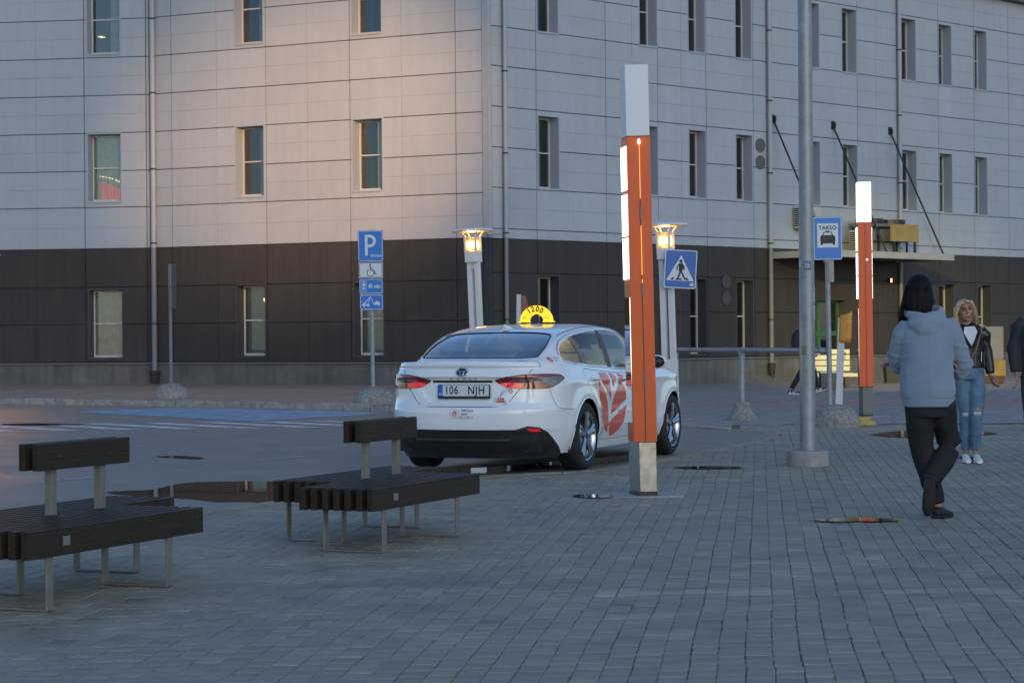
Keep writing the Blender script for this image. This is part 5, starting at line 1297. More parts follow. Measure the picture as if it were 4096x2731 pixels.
# wheels
def wheel(x, y, rz=0.0):
    s = 1 if x > 0 else -1; w = thing_part = bpy.data.objects.new('wheel', None); COL.objects.link(w); w.parent = car; w.location = (x, y, .335); w.rotation_euler = (0, 0, rz+(math.pi if s < 0 else 0))
    mb = MB(); wd = .112
    mb.lathe([(.232, -wd+.01), (.26, -wd-.004), (.30, -wd-.003), (.322, -wd+.012), (.3335, -wd+.04), (.335, 0), (.3335, wd-.04), (.322, wd-.012), (.30, wd+.003), (.26, wd+.004), (.232, wd-.01)], n=56, axis='x'); mb.build('tyre', 'tyre', w, smooth=50)
    mb = MB(); mb.lathe([(.236, wd-.004), (.24, wd+.001), (.228, wd-.006), (.215, wd-.03), (.205, .0), (.205, -wd+.01)], n=56, axis='x'); mb.build('rim', 'alloy', w, smooth=60)
    mb = MB(); mb.lathe([(.0, .012), (.20, .012)], n=32, axis='x'); mb.build('rim_back', 'car_gap', w)
    mb = MB(); mb.lathe([(.0, .024), (.14, .024), (.145, .016)], n=32, axis='x'); mb.build('brake_disc', 'brake', w)
    for k in range(5):
        for dlt, twist in ((-.17, .06), (.17, -.06)):
            a = 2*math.pi*k/5+dlt+.3; mb = MB(); pts = []
            for rr, ww, xo, tw in ((.035, .034, wd-.026, 0), (.12, .027, wd-.018, twist*.5), (.222, .040, wd-.012, twist)):
                aa = a+tw-dlt*(1-rr/.222)*.55; c_, s_ = math.cos(aa), math.sin(aa)
                for o, dx in ((-ww/2, -.006), (0, .004), (ww/2, -.006)): pts.append((xo+dx, rr*c_-o*s_, rr*s_+o*c_))
            mb.add(pts, [(0, 1, 4, 3), (1, 2, 5, 4), (3, 4, 7, 6), (4, 5, 8, 7)]); sp = mb.build('spoke', 'alloy', w)
            md = sp.modifiers.new('t', 'SOLIDIFY'); md.thickness = .018; md.offset = -1
    mb = MB(); mb.lathe([(.0, wd-.012), (.026, wd-.013), (.032, wd-.018), (.034, wd-.05)], n=20, axis='x'); mb.build('hub_cap', 'alloy_dark', w, smooth=40)
    return w
for x, y in ((.80, 0), (-.80, 0), (.80, 2.825), (-.80, 2.825)): wheel(x, y)
for x in (.62, -.62):
    for y in (0, 2.825):
        mb = MB(); n = 24; r = .385; sx = 1 if x > 0 else -1
        a0 = -25; ring = [(r*math.cos(R(a0+(180-2*a0)*k/n)), r*math.sin(R(a0+(180-2*a0)*k/n))) for k in range(n+1)]
        xo, xi = sx*.86, sx*.55
        mb.add([(xo, y+a, .335+b) for a, b in ring]+[(xi, y+a, .335+b) for a, b in ring], [(i, i+1, n+2+i, n+1+i) for i in range(n)]); mb.add([(xi, y+a, .335+b) for a, b in ring], [tuple(range(n+1))]); mb.build('wheel_arch_liner', 'car_gap', car)
for s in (1, -1):
    for yc in (0.0, 2.825):
        a_ = arch(yc); mb = MB(); mb.tube([body(s*u, z) for u, z in a_], .008, 6); mb.build('arch_lip', 'car_white', car, smooth=180)

# number plate
def rear_frame(u, z, off=.0):
    p = Vector(body(u, z)); n = nrm(body, u, z); t = Vector((1, 0, 0)); t = (t-n*t.dot(n)).normalized(); up = n.cross(t); up = -up if up.z < 0 else up
    return p+n*off, t, up, n
pc, tx, up, nn = rear_frame(.028, .797, .012)
pm = lambda x, z, o=0.0: tuple(pc+tx*x+up*z+nn*o)
nn_out = nn if nn.y < 0 else -nn
pc = pc+nn_out*.012-nn*.0
pm = lambda x, z, o=0.0: tuple(pc+tx*x+up*z+nn_out*o)
mb = MB(); mb.prism(rrect(0, -.008, .535, .136, .012), -.012, .004, f=lambda x, z, t: pm(x, z, t)); npl = mb.build('number_plate', 'car_black', car)
mb = MB(); mb.prism(rrect(0, .002, .518, .106, .008), .004, .006, f=lambda x, z, t: pm(x, z, t)); mb.build('plate_face', 'plate_white', npl)
mb = MB(); mb.prism(rrect(-.237, .002, .044, .106, .006), .006, .0068, f=lambda x, z, t: pm(x, z, t)); mb.build('plate_band', 'plate_blue', npl)
def txt_on(fn, txt, size, m, parent, name='lettering', sx=1.0, bold=0.0, spacing=1.0):
    vs, fs = text_mesh(txt, size, sx, spacing, bold); mb = MB(); mb.add([fn(x, z) for x, z in vs], fs); return mb.build(name, m, parent)
txt_on(lambda x, z: pm(-.125+x, .002+z, .0072), '106', .112, 'sign_black', npl, sx=.80, bold=.0018, spacing=1.08)
txt_on(lambda x, z: pm(.130+x, .002+z, .0072), 'NJH', .112, 'sign_black', npl, sx=.84, bold=.0018, spacing=1.12)
txt_on(lambda x, z: pm(-.237+x, -.034+z, .0072), 'EST', .026, 'plate_white', npl, sx=.9, bold=.0006)
txt_on(lambda x, z: pm(-.155+x, -.064+z, .0045), 'O', .014, 'sign_back', npl); txt_on(lambda x, z: pm(-.07+x, -.064+z, .0045), 'TOYOTA', .011, 'sign_back', npl); txt_on(lambda x, z: pm(.07+x, -.064+z, .0045), 'www.toyota.ee', .011, 'sign_back', npl)
# emblem, lettering and stickers on the tail
def on_body(u0, z0, off): return lambda x, z: tuple(Vector(body(u0+x, z0+z))+(lambda n: n if n.y < 0 else -n)(nrm(body, u0+x, z0+z))*off)
f = on_body(.012, .977, .004)
def ell(rx, rz, n=28, cx=0, cz=0): return [(cx+rx*math.cos(2*math.pi*k/n), cz+rz*math.sin(2*math.pi*k/n)) for k in range(n)]
mb = MB(); e1 = ell(.062, .042); mb.add([f(x, z) for x, z in e1], [tuple(range(28))]); emb = mb.build('emblem', 'badge_blue', body_o)
def ell_tube(rx, rz, cx=0, cz=0, r=.0042, o=.006, nm='emblem_ring'):
    g_ = on_body(.012, .977, o); P = ell(rx, rz, 28, cx, cz); mb = MB(); mb.tube([g_(*p) for p in P+[P[0]]], r, 6); mb.build(nm, 'chrome', emb, smooth=180)
ell_tube(.062, .042, r=.005); ell_tube(.022, .038); ell_tube(.046, .018, cz=.018)
f = on_body(.03, .907, .003); txt_on(f, 'CAMRY', .036, 'chrome', body_o, sx=1.35, spacing=2.2)
f = on_body(.40, .716, .003); txt_on(f, 'us', .082, 'decal_red', body_o, sx=.95, bold=.004)
f = on_body(.405, .692, .003); txt_on(f, 'HYBRID', .022, 'decal_grey', body_o, sx=1.25, bold=.001)
f = on_body(-.33, .672, .003); txt_on(f, 'amserv', .014, 'sign_back', body_o)
LEAF = [[(-.62, .45), (-.30, .75), (-.12, .12), (-.10, -.10), (-.5, .25)], [(-.2, .80), (.05, .95), (.12, .55), (-.02, .25)], [(.18, .95), (.55, .75), (.35, .35), (.08, .25)], [(-.72, .30), (-.62, -.35), (-.28, -.80), (-.2, -.55), (-.28, -.1)], [(.65, .62), (.85, .1), (.15, -.15), (.05, .02)], [(.88, -.05), (.7, -.55), (.1, -.38), (.12, -.28)], [(.62, -.65), (.2, -.92), (-.1, -.85), (.02, -.52)]]
def leaf(u0, z0, r, parent, off=.003, fn=None):
    f = fn or on_body(u0, z0, off)
    for q in LEAF:
        V, T = patch2d([(x*r, z*r) for x, z in q], [], r*.5); mb = MB(); mb.add([f(x, z) for x, z in V], T); mb.build('leaf_logo', 'decal_red', parent)
leaf(.490, .795, .028, body_o)
f = on_body(-.045, .580, .0025); q = rrect(0, 0, .082, .080, .016); V, T = patch2d(q, [], .03); mb = MB(); mb.add([f(x, z) for x, z in V], T); stk = mb.build('sticker', 'decal_white', body_o)
P = rrect(0, 0, .082, .080, .016); mb = MB(); mb.tube([on_body(-.045, .580, .003)(*p) for p in P+[P[0]]], .0012, 4); mb.build('sticker_edge', 'sign_back', stk)
leaf(-.045, .580, .031, stk, .0035)
txt_on(on_body(.086, .612, .003), 'Telli Forus', .031, 'decal_grey', body_o, sx=.92, bold=.0006); txt_on(on_body(.06, .580, .003), 'äpiga!', .031, 'decal_grey', body_o, sx=.92, bold=.0006)
for x in (.047, .118):
    q = rrect(x, .545, .062, .020, .003); o = [on_body(0, 0, .003)(*p) for p in q]; mb = MB(); mb.tube(o+[o[0]], .0008, 4); b_ = mb.build('store_badge', 'sign_back', body_o)
    txt_on(on_body(x+.006, .545, .003), 'App Store' if x < .1 else 'Google Play', .0095, 'sign_back', b_); V, T = patch2d(rrect(x-.022, .545, .008, .011, .002), [], .01); mb = MB(); mb.add([on_body(0, 0, .003)(*p) for p in V], T); mb.build('store_icon', 'badge_blue', b_)
# big leaf on the right-hand doors (and its twin on the left)
BIG = [[(2.10, .945), (2.32, .938), (2.384, .862), (2.415, .645), (2.30, .75), (2.136, .867)], [(2.40, .936), (2.49, .932), (2.596, .885), (2.573, .845), (2.495, .79), (2.455, .855)],
       [(2.055, .864), (2.145, .817), (2.306, .645), (2.357, .531), (2.353, .334), (2.23, .40), (2.16, .49), (2.09, .651), (2.06, .763)], [(2.71, .86), (2.84, .78), (2.90, .66), (2.66, .58), (2.435, .516), (2.484, .685)],
       [(2.93, .60), (2.86, .44), (2.70, .35), (2.56, .30), (2.452, .305), (2.359, .429), (2.60, .505)], [(2.66, .93), (2.84, .90), (2.80, .83), (2.70, .86)]]
for s in (1, -1):
    for q in BIG:
        q2 = q if s > 0 else mir(q); fit('door_leaf_logo', q2, [], body, .04, 'decal_red', parent=body_o, off=.0025)
# small sticker on the rear pillar
def on_pillar(x, z): Y = -.40+.0+x; zz = 1.085+z; v = Vector(house(Y, q_z(Y, zz))); return (v.x+.004, v.y, v.z)
leaf(0, 0, .030, body_o, fn=lambda x, z: on_pillar(x*1.4-.05, z)); txt_on(lambda x, z: on_pillar(x+.06, .018+z), 'Telli Forus', .024, 'sign_back', body_o); txt_on(lambda x, z: on_pillar(x+.04, -.008+z), 'äpiga!', .024, 'sign_back', body_o)

# roof sign: a glowing half ring with the number 1200
ry = 1.02; rz0 = _zc(ry)+.022
sg = MB(); n = 30; R1, R0, th = .168, .078, .07
def ringp(r, k, y): a = math.pi*k/n; return (r*math.cos(a)*1.06, ry+y, rz0+r*math.sin(a)*.98)
prof = [(R1-.008, -th/2), (R1, -th/2+.012), (R1, th/2-.012), (R1-.008, th/2), (R0+.006, th/2), (R0, th/2-.01), (R0, -th/2+.01), (R0+.006, -th/2)]
vs = [ringp(r, k, y) for k in range(n+1) for r, y in prof]; m8 = len(prof)
sg.add(vs, [(k*m8+j, k*m8+(j+1) % m8, (k+1)*m8+(j+1) % m8, (k+1)*m8+j) for k in range(n) for j in range(m8)]+[tuple(range(m8)), tuple(n*m8+j for j in reversed(range(m8)))])
sgo = sg.build('roof_sign', 'taxi_yellow', car, smooth=40)
mb = MB()
for s in (1, -1): mb.box((s*.135, ry, rz0-.004), (.11, .09, .012))
mb.build('sign_foot', 'taxi_yellow', sgo, bevel=.004)
mb = MB()
for s in (1, -1): mb.box((s*.13, ry, rz0-.02), (.05, .06, .028))
mb.build('sign_mount', 'car_black', sgo)
for ch, a in zip('1200', (122, 102, 80, 60)):
    vs, fs = text_mesh(ch, .078, .92, 1.0, .0025); rr = (R0+R1)/2+.004; c_, s_ = math.cos(R(a)), math.sin(R(a)); ta = R(a-90)
    mb = MB(); mb.add([(rr*c_*1.06+x*math.cos(ta)-z*math.sin(ta), ry-th/2-.003, rz0+rr*s_+x*math.sin(ta)+z*math.cos(ta)) for x, z in vs], fs); mb.build('digit', 'sign_black', sgo)
mb = MB()
for x, z in ((-.135, .035), (-.122, .035), (-.109, .035), (-.1285, .047), (-.1155, .047)): mb.box((x, ry-th/2-.001, rz0+z), (.007, .002, .007))
mb.build('check_mark', 'sign_black', sgo)
mb = MB(); mb.box((.125, ry-th/2-.0012, rz0+.038), (.06, .002, .005)); mb.build('small_print', 'decal_grey', sgo)

# cabin
mb = MB()
for x in (-.38, .38):
    mb.box((x, 1.28, .72), (.50, .50, .16)); mb.tube([(x, 1.06, .72), (x, .98, 1.0), (x, .93, 1.14)], [(.24, .07), (.23, .06), (.16, .045)], 12); mb.ellipsoid((x, .91, 1.22), (.13, .055, .085), 12, 8)
mb.box((0, .28, .72), (1.25, .5, .18)); mb.tube([(0, .0, .74), (0, -.12, .95), (0, -.16, 1.03)], [(.62, .08), (.6, .07), (.55, .05)], 12)
for x in (-.36, .36): mb.ellipsoid((x, -.18, 1.10), (.12, .05, .07), 12, 8)
mb.build('seats', 'seat_dark', car, smooth=50)
mb = MB(); mb.box((0, 2.05, .86), (1.4, .5, .22)); mb.tube([(-.38, 1.72, .98), (-.38, 1.70, .98)], .18, 16); mb.build('dashboard', 'seat_dark', car)
mb = MB(); mb.grid(lambda u, v: (lambda p: (p[0]*.96, p[1], p[2]-.03))(house(.05+1.5*u, -.42+.84*v)), 10, 12); mb.build('headliner', 'headliner', car, smooth=180)
mb = MB(); mb.box((.12, .62, _zc(.62)-.045), (.12, .07, .014)); mb.build('cabin_lamp', 'dome_lamp', car)
L = bpy.data.lights.new('cabin_light', 'POINT'); L.energy = 9.0; L.color = (1.0, .74, .38); L.shadow_soft_size = .05; o = bpy.data.objects.new('cabin_light', L); COL.objects.link(o); o.parent = car; o.location = (.1, .62, 1.33)
# price notices inside the right-hand windows
def notice(Y0, Y1, z0, z1, name):
    mb = MB(); mb.grid(lambda u, v: (lambda p: (p[0]-.012, p[1], p[2]))(house(Y0+(Y1-Y0)*u-.04*v*0, q_z(Y0+(Y1-Y0)*u, z0+(z1-z0)*v))), 4, 6); return mb.build(name, 'notice_yellow', car)
notice(.60, .82, 1.02, 1.22, 'price_notice'); notice(1.05, 1.5, .985, 1.09, 'price_notice'); notice(.35, .56, 1.022, 1.06, 'price_notice')
txt_on(lambda x, z: (lambda p: (p[0]-.009, p[1], p[2]))(house(1.27+x, q_z(1.27+x, 1.035+z))), 'eur/km', .09, 'sign_blue', car, sx=.9, bold=.003)
# ---------------------------------------------------------------- people
mat('skin', (.36, .20, .14), .5, var=.08, scale=30); mat('hair_dark', (.007, .005, .006), .6, spec=.15, var=.5, scale=60); mat('hair_blonde', (.52, .40, .24), .42, var=.45, scale=45)
mat('hoodie_blue', (.195, .25, .32), .85, var=.07, scale=220, bump=.25, bscale=260, sheen=.3); mat('trouser_black', (.020, .021, .023), .85, spec=.2, var=.25, scale=12, bump=.2, bscale=120)
mat('shoe_black', (.008, .008, .009), .6); mat('leather_black', (.012, .012, .013), .38, var=.3, scale=14, bump=.15, bscale=60); mat('jeans_blue', (.085, .155, .235), .8, var=.28, scale=7, bump=.25, bscale=300)
mat('denim_black', (.022, .025, .032), .8, var=.3, scale=10, bump=.25, bscale=280); mat('jeans_grey', (.035, .036, .040), .8, var=.25, scale=9, bump=.25, bscale=280)
mat('shirt_white', (.58, .62, .62), .8); mat('shoe_white', (.60, .62, .62), .5); mat('bag_tan', (.25, .20, .12), .6, var=.15, scale=12); mat('strap_olive', (.20, .18, .11), .8); mat('lips', (.30, .08, .07), .5); mat('eye_dark', (.02, .015, .014), .3); mat('pack_dark', (.012, .016, .022), .7, bump=.2, bscale=90)
def union(mb, voxel, name, m, parent=None, fold=None, smooth=4, sub=None):
    me = mb.mesh('u'); ob = bpy.data.objects.new('u', me); COL.objects.link(ob)
    rm = ob.modifiers.new('r', 'REMESH'); rm.mode = 'VOXEL'; rm.voxel_size = voxel; rm.adaptivity = 0.0
    sm = ob.modifiers.new('s', 'SMOOTH'); sm.factor = .5; sm.iterations = smooth
    dg = bpy.context.evaluated_depsgraph_get(); ev = bpy.data.meshes.new_from_object(ob.evaluated_get(dg)); bpy.data.objects.remove(ob); bpy.data.meshes.remove(me)
    if fold:
        co = [v.co.copy() for v in ev.vertices]; no = [v.normal.copy() for v in ev.vertices]
        for v, c, n in zip(ev.vertices, co, no): v.co = c+n*fold(c)
    ev.polygons.foreach_set('use_smooth', [True]*len(ev.polygons)); ev.materials.clear(); ev.materials.append(MATS[m]); ev.name = name
    o = bpy.data.objects.new(name, ev); COL.objects.link(o)
    if parent is not None: o.parent = parent
    return o
def folds(amp, sx=7, sz=4, seed=0, bands=()):
    def f(c):
        a = mnoise.noise(Vector((c.x*sx+seed, c.y*sx, c.z*sz+seed*2))); b = mnoise.noise(Vector((c.x*sx*2.3, c.y*sx*2.3+seed, c.z*sz*3.1)))
        r = amp*(1-2*abs(a))*.8+amp*.4*b
        for z0, wdt, am in bands: r += am*math.exp(-((c.z-z0)/wdt)**2)*math.sin(c.z*160+6*a)
        return r
    return f
def hand(mb, wr, d, side, curl=.5, scale=1.0, flat_n=(0, 0, 1)):
    """palm and five bent fingers from the wrist along d"""
    d = Vector(d).normalized(); n = Vector(flat_n); n = (n-d*n.dot(d)).normalized(); a = d.cross(n)*side; w = Vector(wr); k = scale
    mb.tube([w, w+d*.04*k, w+d*.085*k], [(.026*k, .018*k), (.036*k, .016*k), (.038*k, .013*k)], 10, up=tuple(n))
    for i, (o, L) in enumerate(((-.029, .068), (-.010, .078), (.010, .074), (.028, .058))):
        p = w+d*.08*k+a*o*k; q = p+d*L*.45*k-n*.012*curl*k; r = q+d*L*.3*k-n*.026*curl*k; t = r+d*L*.15*k-n*.03*curl*k
        mb.tube([p, q, r, t], [.0095*k, .009*k, .0083*k, .007*k], 8)
    p = w+d*.03*k-a*.03*k; q = p+d*.028*k-a*.03*k-n*.008; r = q+d*.036*k-a*.008*k-n*.012; mb.tube([p, q, r], [.013*k, .0115*k, .009*k], 8)
def head_mesh(mb, c, yaw=0.0, tilt=0.0, s=1.0, neck=None):
    """face towards -y before yaw"""
    M = Matrix.Rotation(yaw, 3, 'Z') @ Matrix.Rotation(tilt, 3, 'Y'); c = Vector(c)
    def el(p, r): mb.ellipsoid(tuple(c+M @ (Vector(p)*s)), tuple(q*s for q in r), 18, 12, M=M)
    el((0, .012, .025), (.074, .092, .088)); el((0, -.025, -.035), (.058, .062, .075)); el((0, -.048, -.086), (.030, .032, .026))
    el((0, -.096, -.012), (.012, .018, .022)); el((0, -.088, .012), (.009, .014, .03)); el((0, -.082, -.058), (.022, .014, .012)); el((.03, -.066, -.02), (.026, .02, .022)); el((-.03, -.066, -.02), (.026, .02, .022))
    el((0, -.072, .04), (.05, .02, .014)); el((.075, .015, -.005), (.009, .02, .03)); el((-.075, .015, -.005), (.009, .02, .03))
    if neck: mb.tube([tuple(c+M @ Vector((0, .02, -.05))), tuple((c+Vector(neck))*.5+Vector((0, .01, -.02))), tuple(neck)], [.05*s, .05*s, .062*s], 12)
    return M, c
def face_bits(root, M, c, s=1.0):
    def bit(name, p, r, m):
        mb = MB(); mb.ellipsoid(tuple(c+M @ (Vector(p)*s)), tuple(q*s for q in r), 12, 8, M=M); mb.build(name, m, root, smooth=180)
    for x in (-.031, .031): bit('eye', (x, -.080, .012), (.014, .007, .006), 'eye_dark'); bit('eyebrow', (x, -.088, .034), (.019, .006, .004), 'hair_dark')
    bit('lips', (0, -.094, -.058), (.022, .006, .007), 'lips')
def shoe(root, heel, toe, w, m, sole=None, h=.07, up=(0, 0, 1), sole_m='shoe_white'):
    heel, toe, up = Vector(heel), Vector(toe), Vector(up); d = (toe-heel); L = d.length; d.normalize(); up = (up-d*up.dot(d)).normalized()
    mb = MB(); mb.tube([heel+up*h*.5, heel+d*L*.12+up*h*.62, heel+d*L*.35+up*h*.62, heel+d*L*.6+up*h*.44, heel+d*L*.85+up*h*.36, toe+up*h*.28], [(w*.28, h*.40), (w*.40, h*.58), (w*.42, h*.60), (w*.5, h*.42), (w*.46, h*.33), (w*.22, h*.2)], 12, up=tuple(up))
    o = union(mb, .007, 'shoe', m, root, smooth=2)
    if sole:
        mb = MB(); mb.tube([heel-d*.004+up*.012, heel+d*L*.12+up*.011, heel+d*L*.6+up*.010, heel+d*L*.85+up*.011, toe+d*.006+up*.016], [(w*.33, .014), (w*.43, .013), (w*.53, .013), (w*.49, .013), (w*.25, .012)], 12, up=tuple(up), sq=.7)
        sl = mb.build('sole', sole_m, o, smooth=60)
    return o
def person(name_label, loc, rz, body_fn):
    mb = MB(); extra = body_fn(mb); o = union(mb, .0075, 'person', 'skin', None, smooth=2); o.location = loc; o.rotation_euler = (0, 0, rz); tag(o, name_label, 'person', 'people walking on the plaza'); return o, extra

_hf = folds(.011, 6, 2.6, 4)
def hood_folds(c):
    n = mnoise.noise(Vector((c.x*3, c.y*3, c.z*2.5))); k = max(0.0, math.sin(19*(c.x*.95-c.z*.32)+4.5*n+1.0))**4*smoothstep(.86, 1.0, c.z)*(1-smoothstep(1.18, 1.34, c.z))
    k2 = max(0.0, math.sin(70*c.z+16*c.x+5*n))**4*smoothstep(.10, .16, abs(c.x+.015))*smoothstep(.98, 1.04, c.z)*(1-smoothstep(1.2, 1.3, c.z))
    return _hf(c)+.011*k+.007*k2
# --- woman in the blue hooded top, seen from behind
def b1(mb):
    r = head_mesh(mb, (-.062, .05, 1.605), yaw=math.pi-.45, neck=(-.03, .02, 1.44))
    mb.tube([(-.02, 0, .88), (-.02, 0, 1.1), (-.02, 0, 1.40)], [(.13, .09), (.11, .08), (.13, .08)], 12)
    mb.tube([(-.03, .0, 1.36), (-.17, .02, 1.34), (-.21, .10, 1.10), (.0, .20, 1.07), (.10, .14, 1.085)], [.05, .045, .04, .033, .027], 10)
    hand(mb, (.09, .135, 1.085), (1, -.55, .05), 1, .9, .95, (0, 1, .4))
    mb.tube([(-.02, .0, 1.36), (.14, .02, 1.34), (.235, .05, 1.08), (.12, .20, 1.02), (.02, .24, 1.0)], [.05, .045, .04, .033, .027], 10); hand(mb, (.03, .24, 1.0), (-1, .1, 0), -1, .6, .95, (0, 1, 0))
    mb.tube([(-.02, 0, .92), (-.085, 0, .86), (-.045, .06, .47), (.04, 0, .09), (.05, .02, .06)], [.08, .075, .05, .034, .034], 10)
    mb.tube([(-.02, 0, .92), (.09, 0, .86), (.15, .09, .50), (-.04, -.17, .25), (-.05, -.20, .22)], [.08, .075, .05, .034, .034], 10)
    return r
w1, _ = person('woman in a light blue hooded top and dark trousers walking away', (2.955, 15.1, 0), 0, b1)
mb = MB()
mb.tube([(-.015, .0, .845), (-.015, .0, .90), (-.02, .005, 1.0), (-.02, .0, 1.15), (-.02, .0, 1.28), (-.02, .01, 1.37), (-.025, .02, 1.43), (-.03, .03, 1.455)], [(.185, .13), (.197, .14), (.188, .135), (.180, .125), (.185, .118), (.175, .105), (.115, .085), (.07, .07)], 20)
mb.tube([(-.14, .01, 1.36), (-.19, .03, 1.30), (-.215, .09, 1.12), (-.205, .13, 1.08), (-.08, .20, 1.07), (.03, .20, 1.075)], [.072, .07, .064, .062, .054, .044], 14)
mb.tube([(.11, .01, 1.37), (.165, .02, 1.31), (.225, .04, 1.16), (.255, .06, 1.08), (.245, .09, 1.045), (.14, .19, 1.02), (.06, .23, 1.0)], [.074, .074, .068, .066, .064, .054, .044], 14)
def hood_pt(a): return (-.035+.125*math.sin(a), .03-.115*math.cos(a), 1.445-.035*math.cos(a)+.015*abs(math.sin(a)))
mb.tube([hood_pt(a) for a in np.linspace(-2.4, 2.4, 15)], [(.022+.010*math.cos(a), .030) for a in np.linspace(-2.4, 2.4, 15)], 12)
mb.ellipsoid((-.04, -.072, 1.375), (.128, .052, .062), 18, 12); mb.ellipsoid((-.035, -.092, 1.335), (.085, .038, .058), 18, 12)
hd = union(mb, .009, 'hooded_top', 'hoodie_blue', w1, hood_folds, smooth=5)
mb = MB(); mb.tube([(-.015, 0, .79), (-.015, 0, .835), (-.015, .0, .862)], [(.176, .128), (.187, .136), (.188, .136)], 40); mb2 = mb.build('waistband', 'hoodie_blue', w1, smooth=60)
mb = MB()
mb.tube([(-.015, 0, .88), (-.01, 0, .80), (-.01, 0, .72)], [(.16, .105), (.158, .104), (.158, .11)], 18)
mb.tube([(-.08, 0, .82), (-.075, .02, .66), (-.05, .05, .49), (-.005, .03, .30), (.035, .0, .14), (.042, .0, .105)], [.098, .096, .082, .068, .057, .053], 14)
mb.tube([(.075, 0, .82), (.105, .04, .68), (.145, .075, .53), (.13, .05, .46), (.05, -.07, .36), (-.02, -.14, .275), (-.032, -.155, .258)], [.10, .10, .088, .083, .072, .058, .054], 14)
union(mb, .009, 'trousers', 'trouser_black', w1, folds(.010, 7, 5, 9), smooth=4)
shoe(w1, (.015, -.05, .0), (.165, .11, .0), .09, 'shoe_black', True, sole_m='shoe_black'); shoe(w1, (-.045, -.235, .285), (-.055, -.185, .035), .088, 'shoe_black', True, up=(0, 1, .15), sole_m='shoe_black')
mb = MB(); c = Vector((-.065, .035, 1.605))
mb.ellipsoid((c.x, c.y, c.z+.02), (.092, .105, .102), 20, 14); mb.tube([(c.x, c.y-.03, c.z+.03), (c.x-.005, c.y-.06, c.z-.06), (c.x-.012, c.y-.065, c.z-.13), (c.x-.018, c.y-.06, c.z-.17)], [(.085, .06), (.095, .055), (.092, .045), (.07, .03)], 16, up=(0, 1, 0))
mb.tube([(c.x-.05, c.y+.02, c.z-.02), (c.x-.09, c.y-.0, c.z-.10), (c.x-.115, c.y-.01, c.z-.18), (c.x-.14, c.y+.0, c.z-.225)], [.05, .042, .034, .014], 12); mb.tube([(c.x+.06, c.y+.0, c.z), (c.x+.075, c.y-.02, c.z-.08), (c.x+.06, c.y-.04, c.z-.15)], [.04, .036, .02], 12)
union(mb, .008, 'hair', 'hair_dark', w1, lambda p: .004*mnoise.noise(Vector((p.x*45, p.y*45, p.z*5)))+.003*mnoise.noise(Vector((p.x*110, p.y*110, p.z*8))), smooth=3)
rh = random.Random(4); mb = MB()
for k in range(46):
    a = rh.uniform(-2.7, .9); x, y = c.x+.092*math.sin(a), c.y-.098*math.cos(a); z0 = c.z+rh.uniform(-.05, .05)
    mb.tube([(x, y, z0), (x*1.0+.012*math.sin(a)-.01, y-.012*math.cos(a), z0-.09), (x-.03+rh.gauss(0, .012)+.01*math.sin(a), y+rh.gauss(0, .012), z0-.17-rh.uniform(0, .06))], [.006, .005, .0015], 5)
mb.build('hair_strands', 'hair_dark', w1, smooth=180)

# --- blonde woman walking towards us
def b2(mb):
    r = head_mesh(mb, (-.055, -.03, 1.535), yaw=.12, tilt=-.16, s=1.02, neck=(-.03, .0, 1.38))
    mb.tube([(-.01, 0, .90), (-.01, 0, 1.1), (-.02, 0, 1.33)], [(.125, .085), (.105, .075), (.13, .07)], 12)
    mb.tube([(.0, 0, 1.33), (.145, .0, 1.31), (.182, .01, 1.08), (.205, -.03, .88)], [.05, .042, .036, .024], 10); hand(mb, (.205, -.03, .885), (.3, -.25, -1), 1, .8, .95, (-1, -.2, 0))
    mb.tube([(-.03, 0, 1.33), (-.175, .0, 1.31), (-.22, .02, 1.08), (-.19, -.09, .92)], [.05, .042, .036, .024], 10); hand(mb, (-.19, -.09, .925), (.2, -.4, -1), -1, .8, .95, (1, -.2, 0))
    mb.tube([(-.01, 0, .92), (-.08, 0, .85), (-.045, -.03, .50), (-.035, .03, .10), (-.035, .02, .07)], [.08, .078, .052, .034, .034], 10)
    mb.tube([(-.01, 0, .92), (.07, 0, .85), (.045, -.09, .51), (.045, -.05, .10), (.045, -.06, .07)], [.08, .078, .056, .034, .034], 10)
    return r
w2, (Mh, ch) = person('blonde woman in a black leather jacket and torn blue jeans', (4.63, 21.6, 0), 0, b2)
face_bits(w2, Mh, ch, 1.02)
mb = MB(); mb.tube([(-.01, 0, .955), (-.01, 0, 1.05), (-.015, 0, 1.2), (-.015, .0, 1.30), (-.02, .01, 1.36), (-.025, .02, 1.395)], [(.160, .115), (.150, .112), (.165, .118), (.168, .108), (.125, .085), (.075, .065)], 20)
mb.tube([(.11, 0, 1.32), (.158, 0, 1.28), (.182, .01, 1.12), (.19, .0, 1.06), (.205, -.025, .90)], [.07, .068, .058, .055, .044], 14); mb.tube([(-.14, 0, 1.32), (-.195, 0, 1.28), (-.22, .02, 1.10), (-.21, -.05, .98), (-.19, -.085, .94)], [.07, .068, .058, .052, .044], 14)
union(mb, .009, 'leather_jacket', 'leather_black', w2, folds(.006, 9, 6, 3, ()), smooth=3)
mb = MB(); mb.add([(-.085, -.128, 1.315), (.055, -.128, 1.325), (.02, -.134, 1.225), (-.005, -.136, 1.18), (-.02, -.115, 1.375), (-.07, -.115, 1.372), (.03, -.115, 1.378)], [(0, 5, 4, 6, 1, 2, 3)]); sh = mb.build('white_top', 'shirt_white', w2)
mb = MB(); mb.tube([(-.105, -.09, 1.37), (-.10, -.128, 1.30), (-.01, -.14, 1.16)], [(.02, .008)]*3, 8); mb.tube([(.065, -.09, 1.385), (.075, -.128, 1.31), (.0, -.14, 1.16)], [(.024, .008)]*3, 8); mb.build('lapels', 'leather_black', w2, smooth=60)
mb = MB()
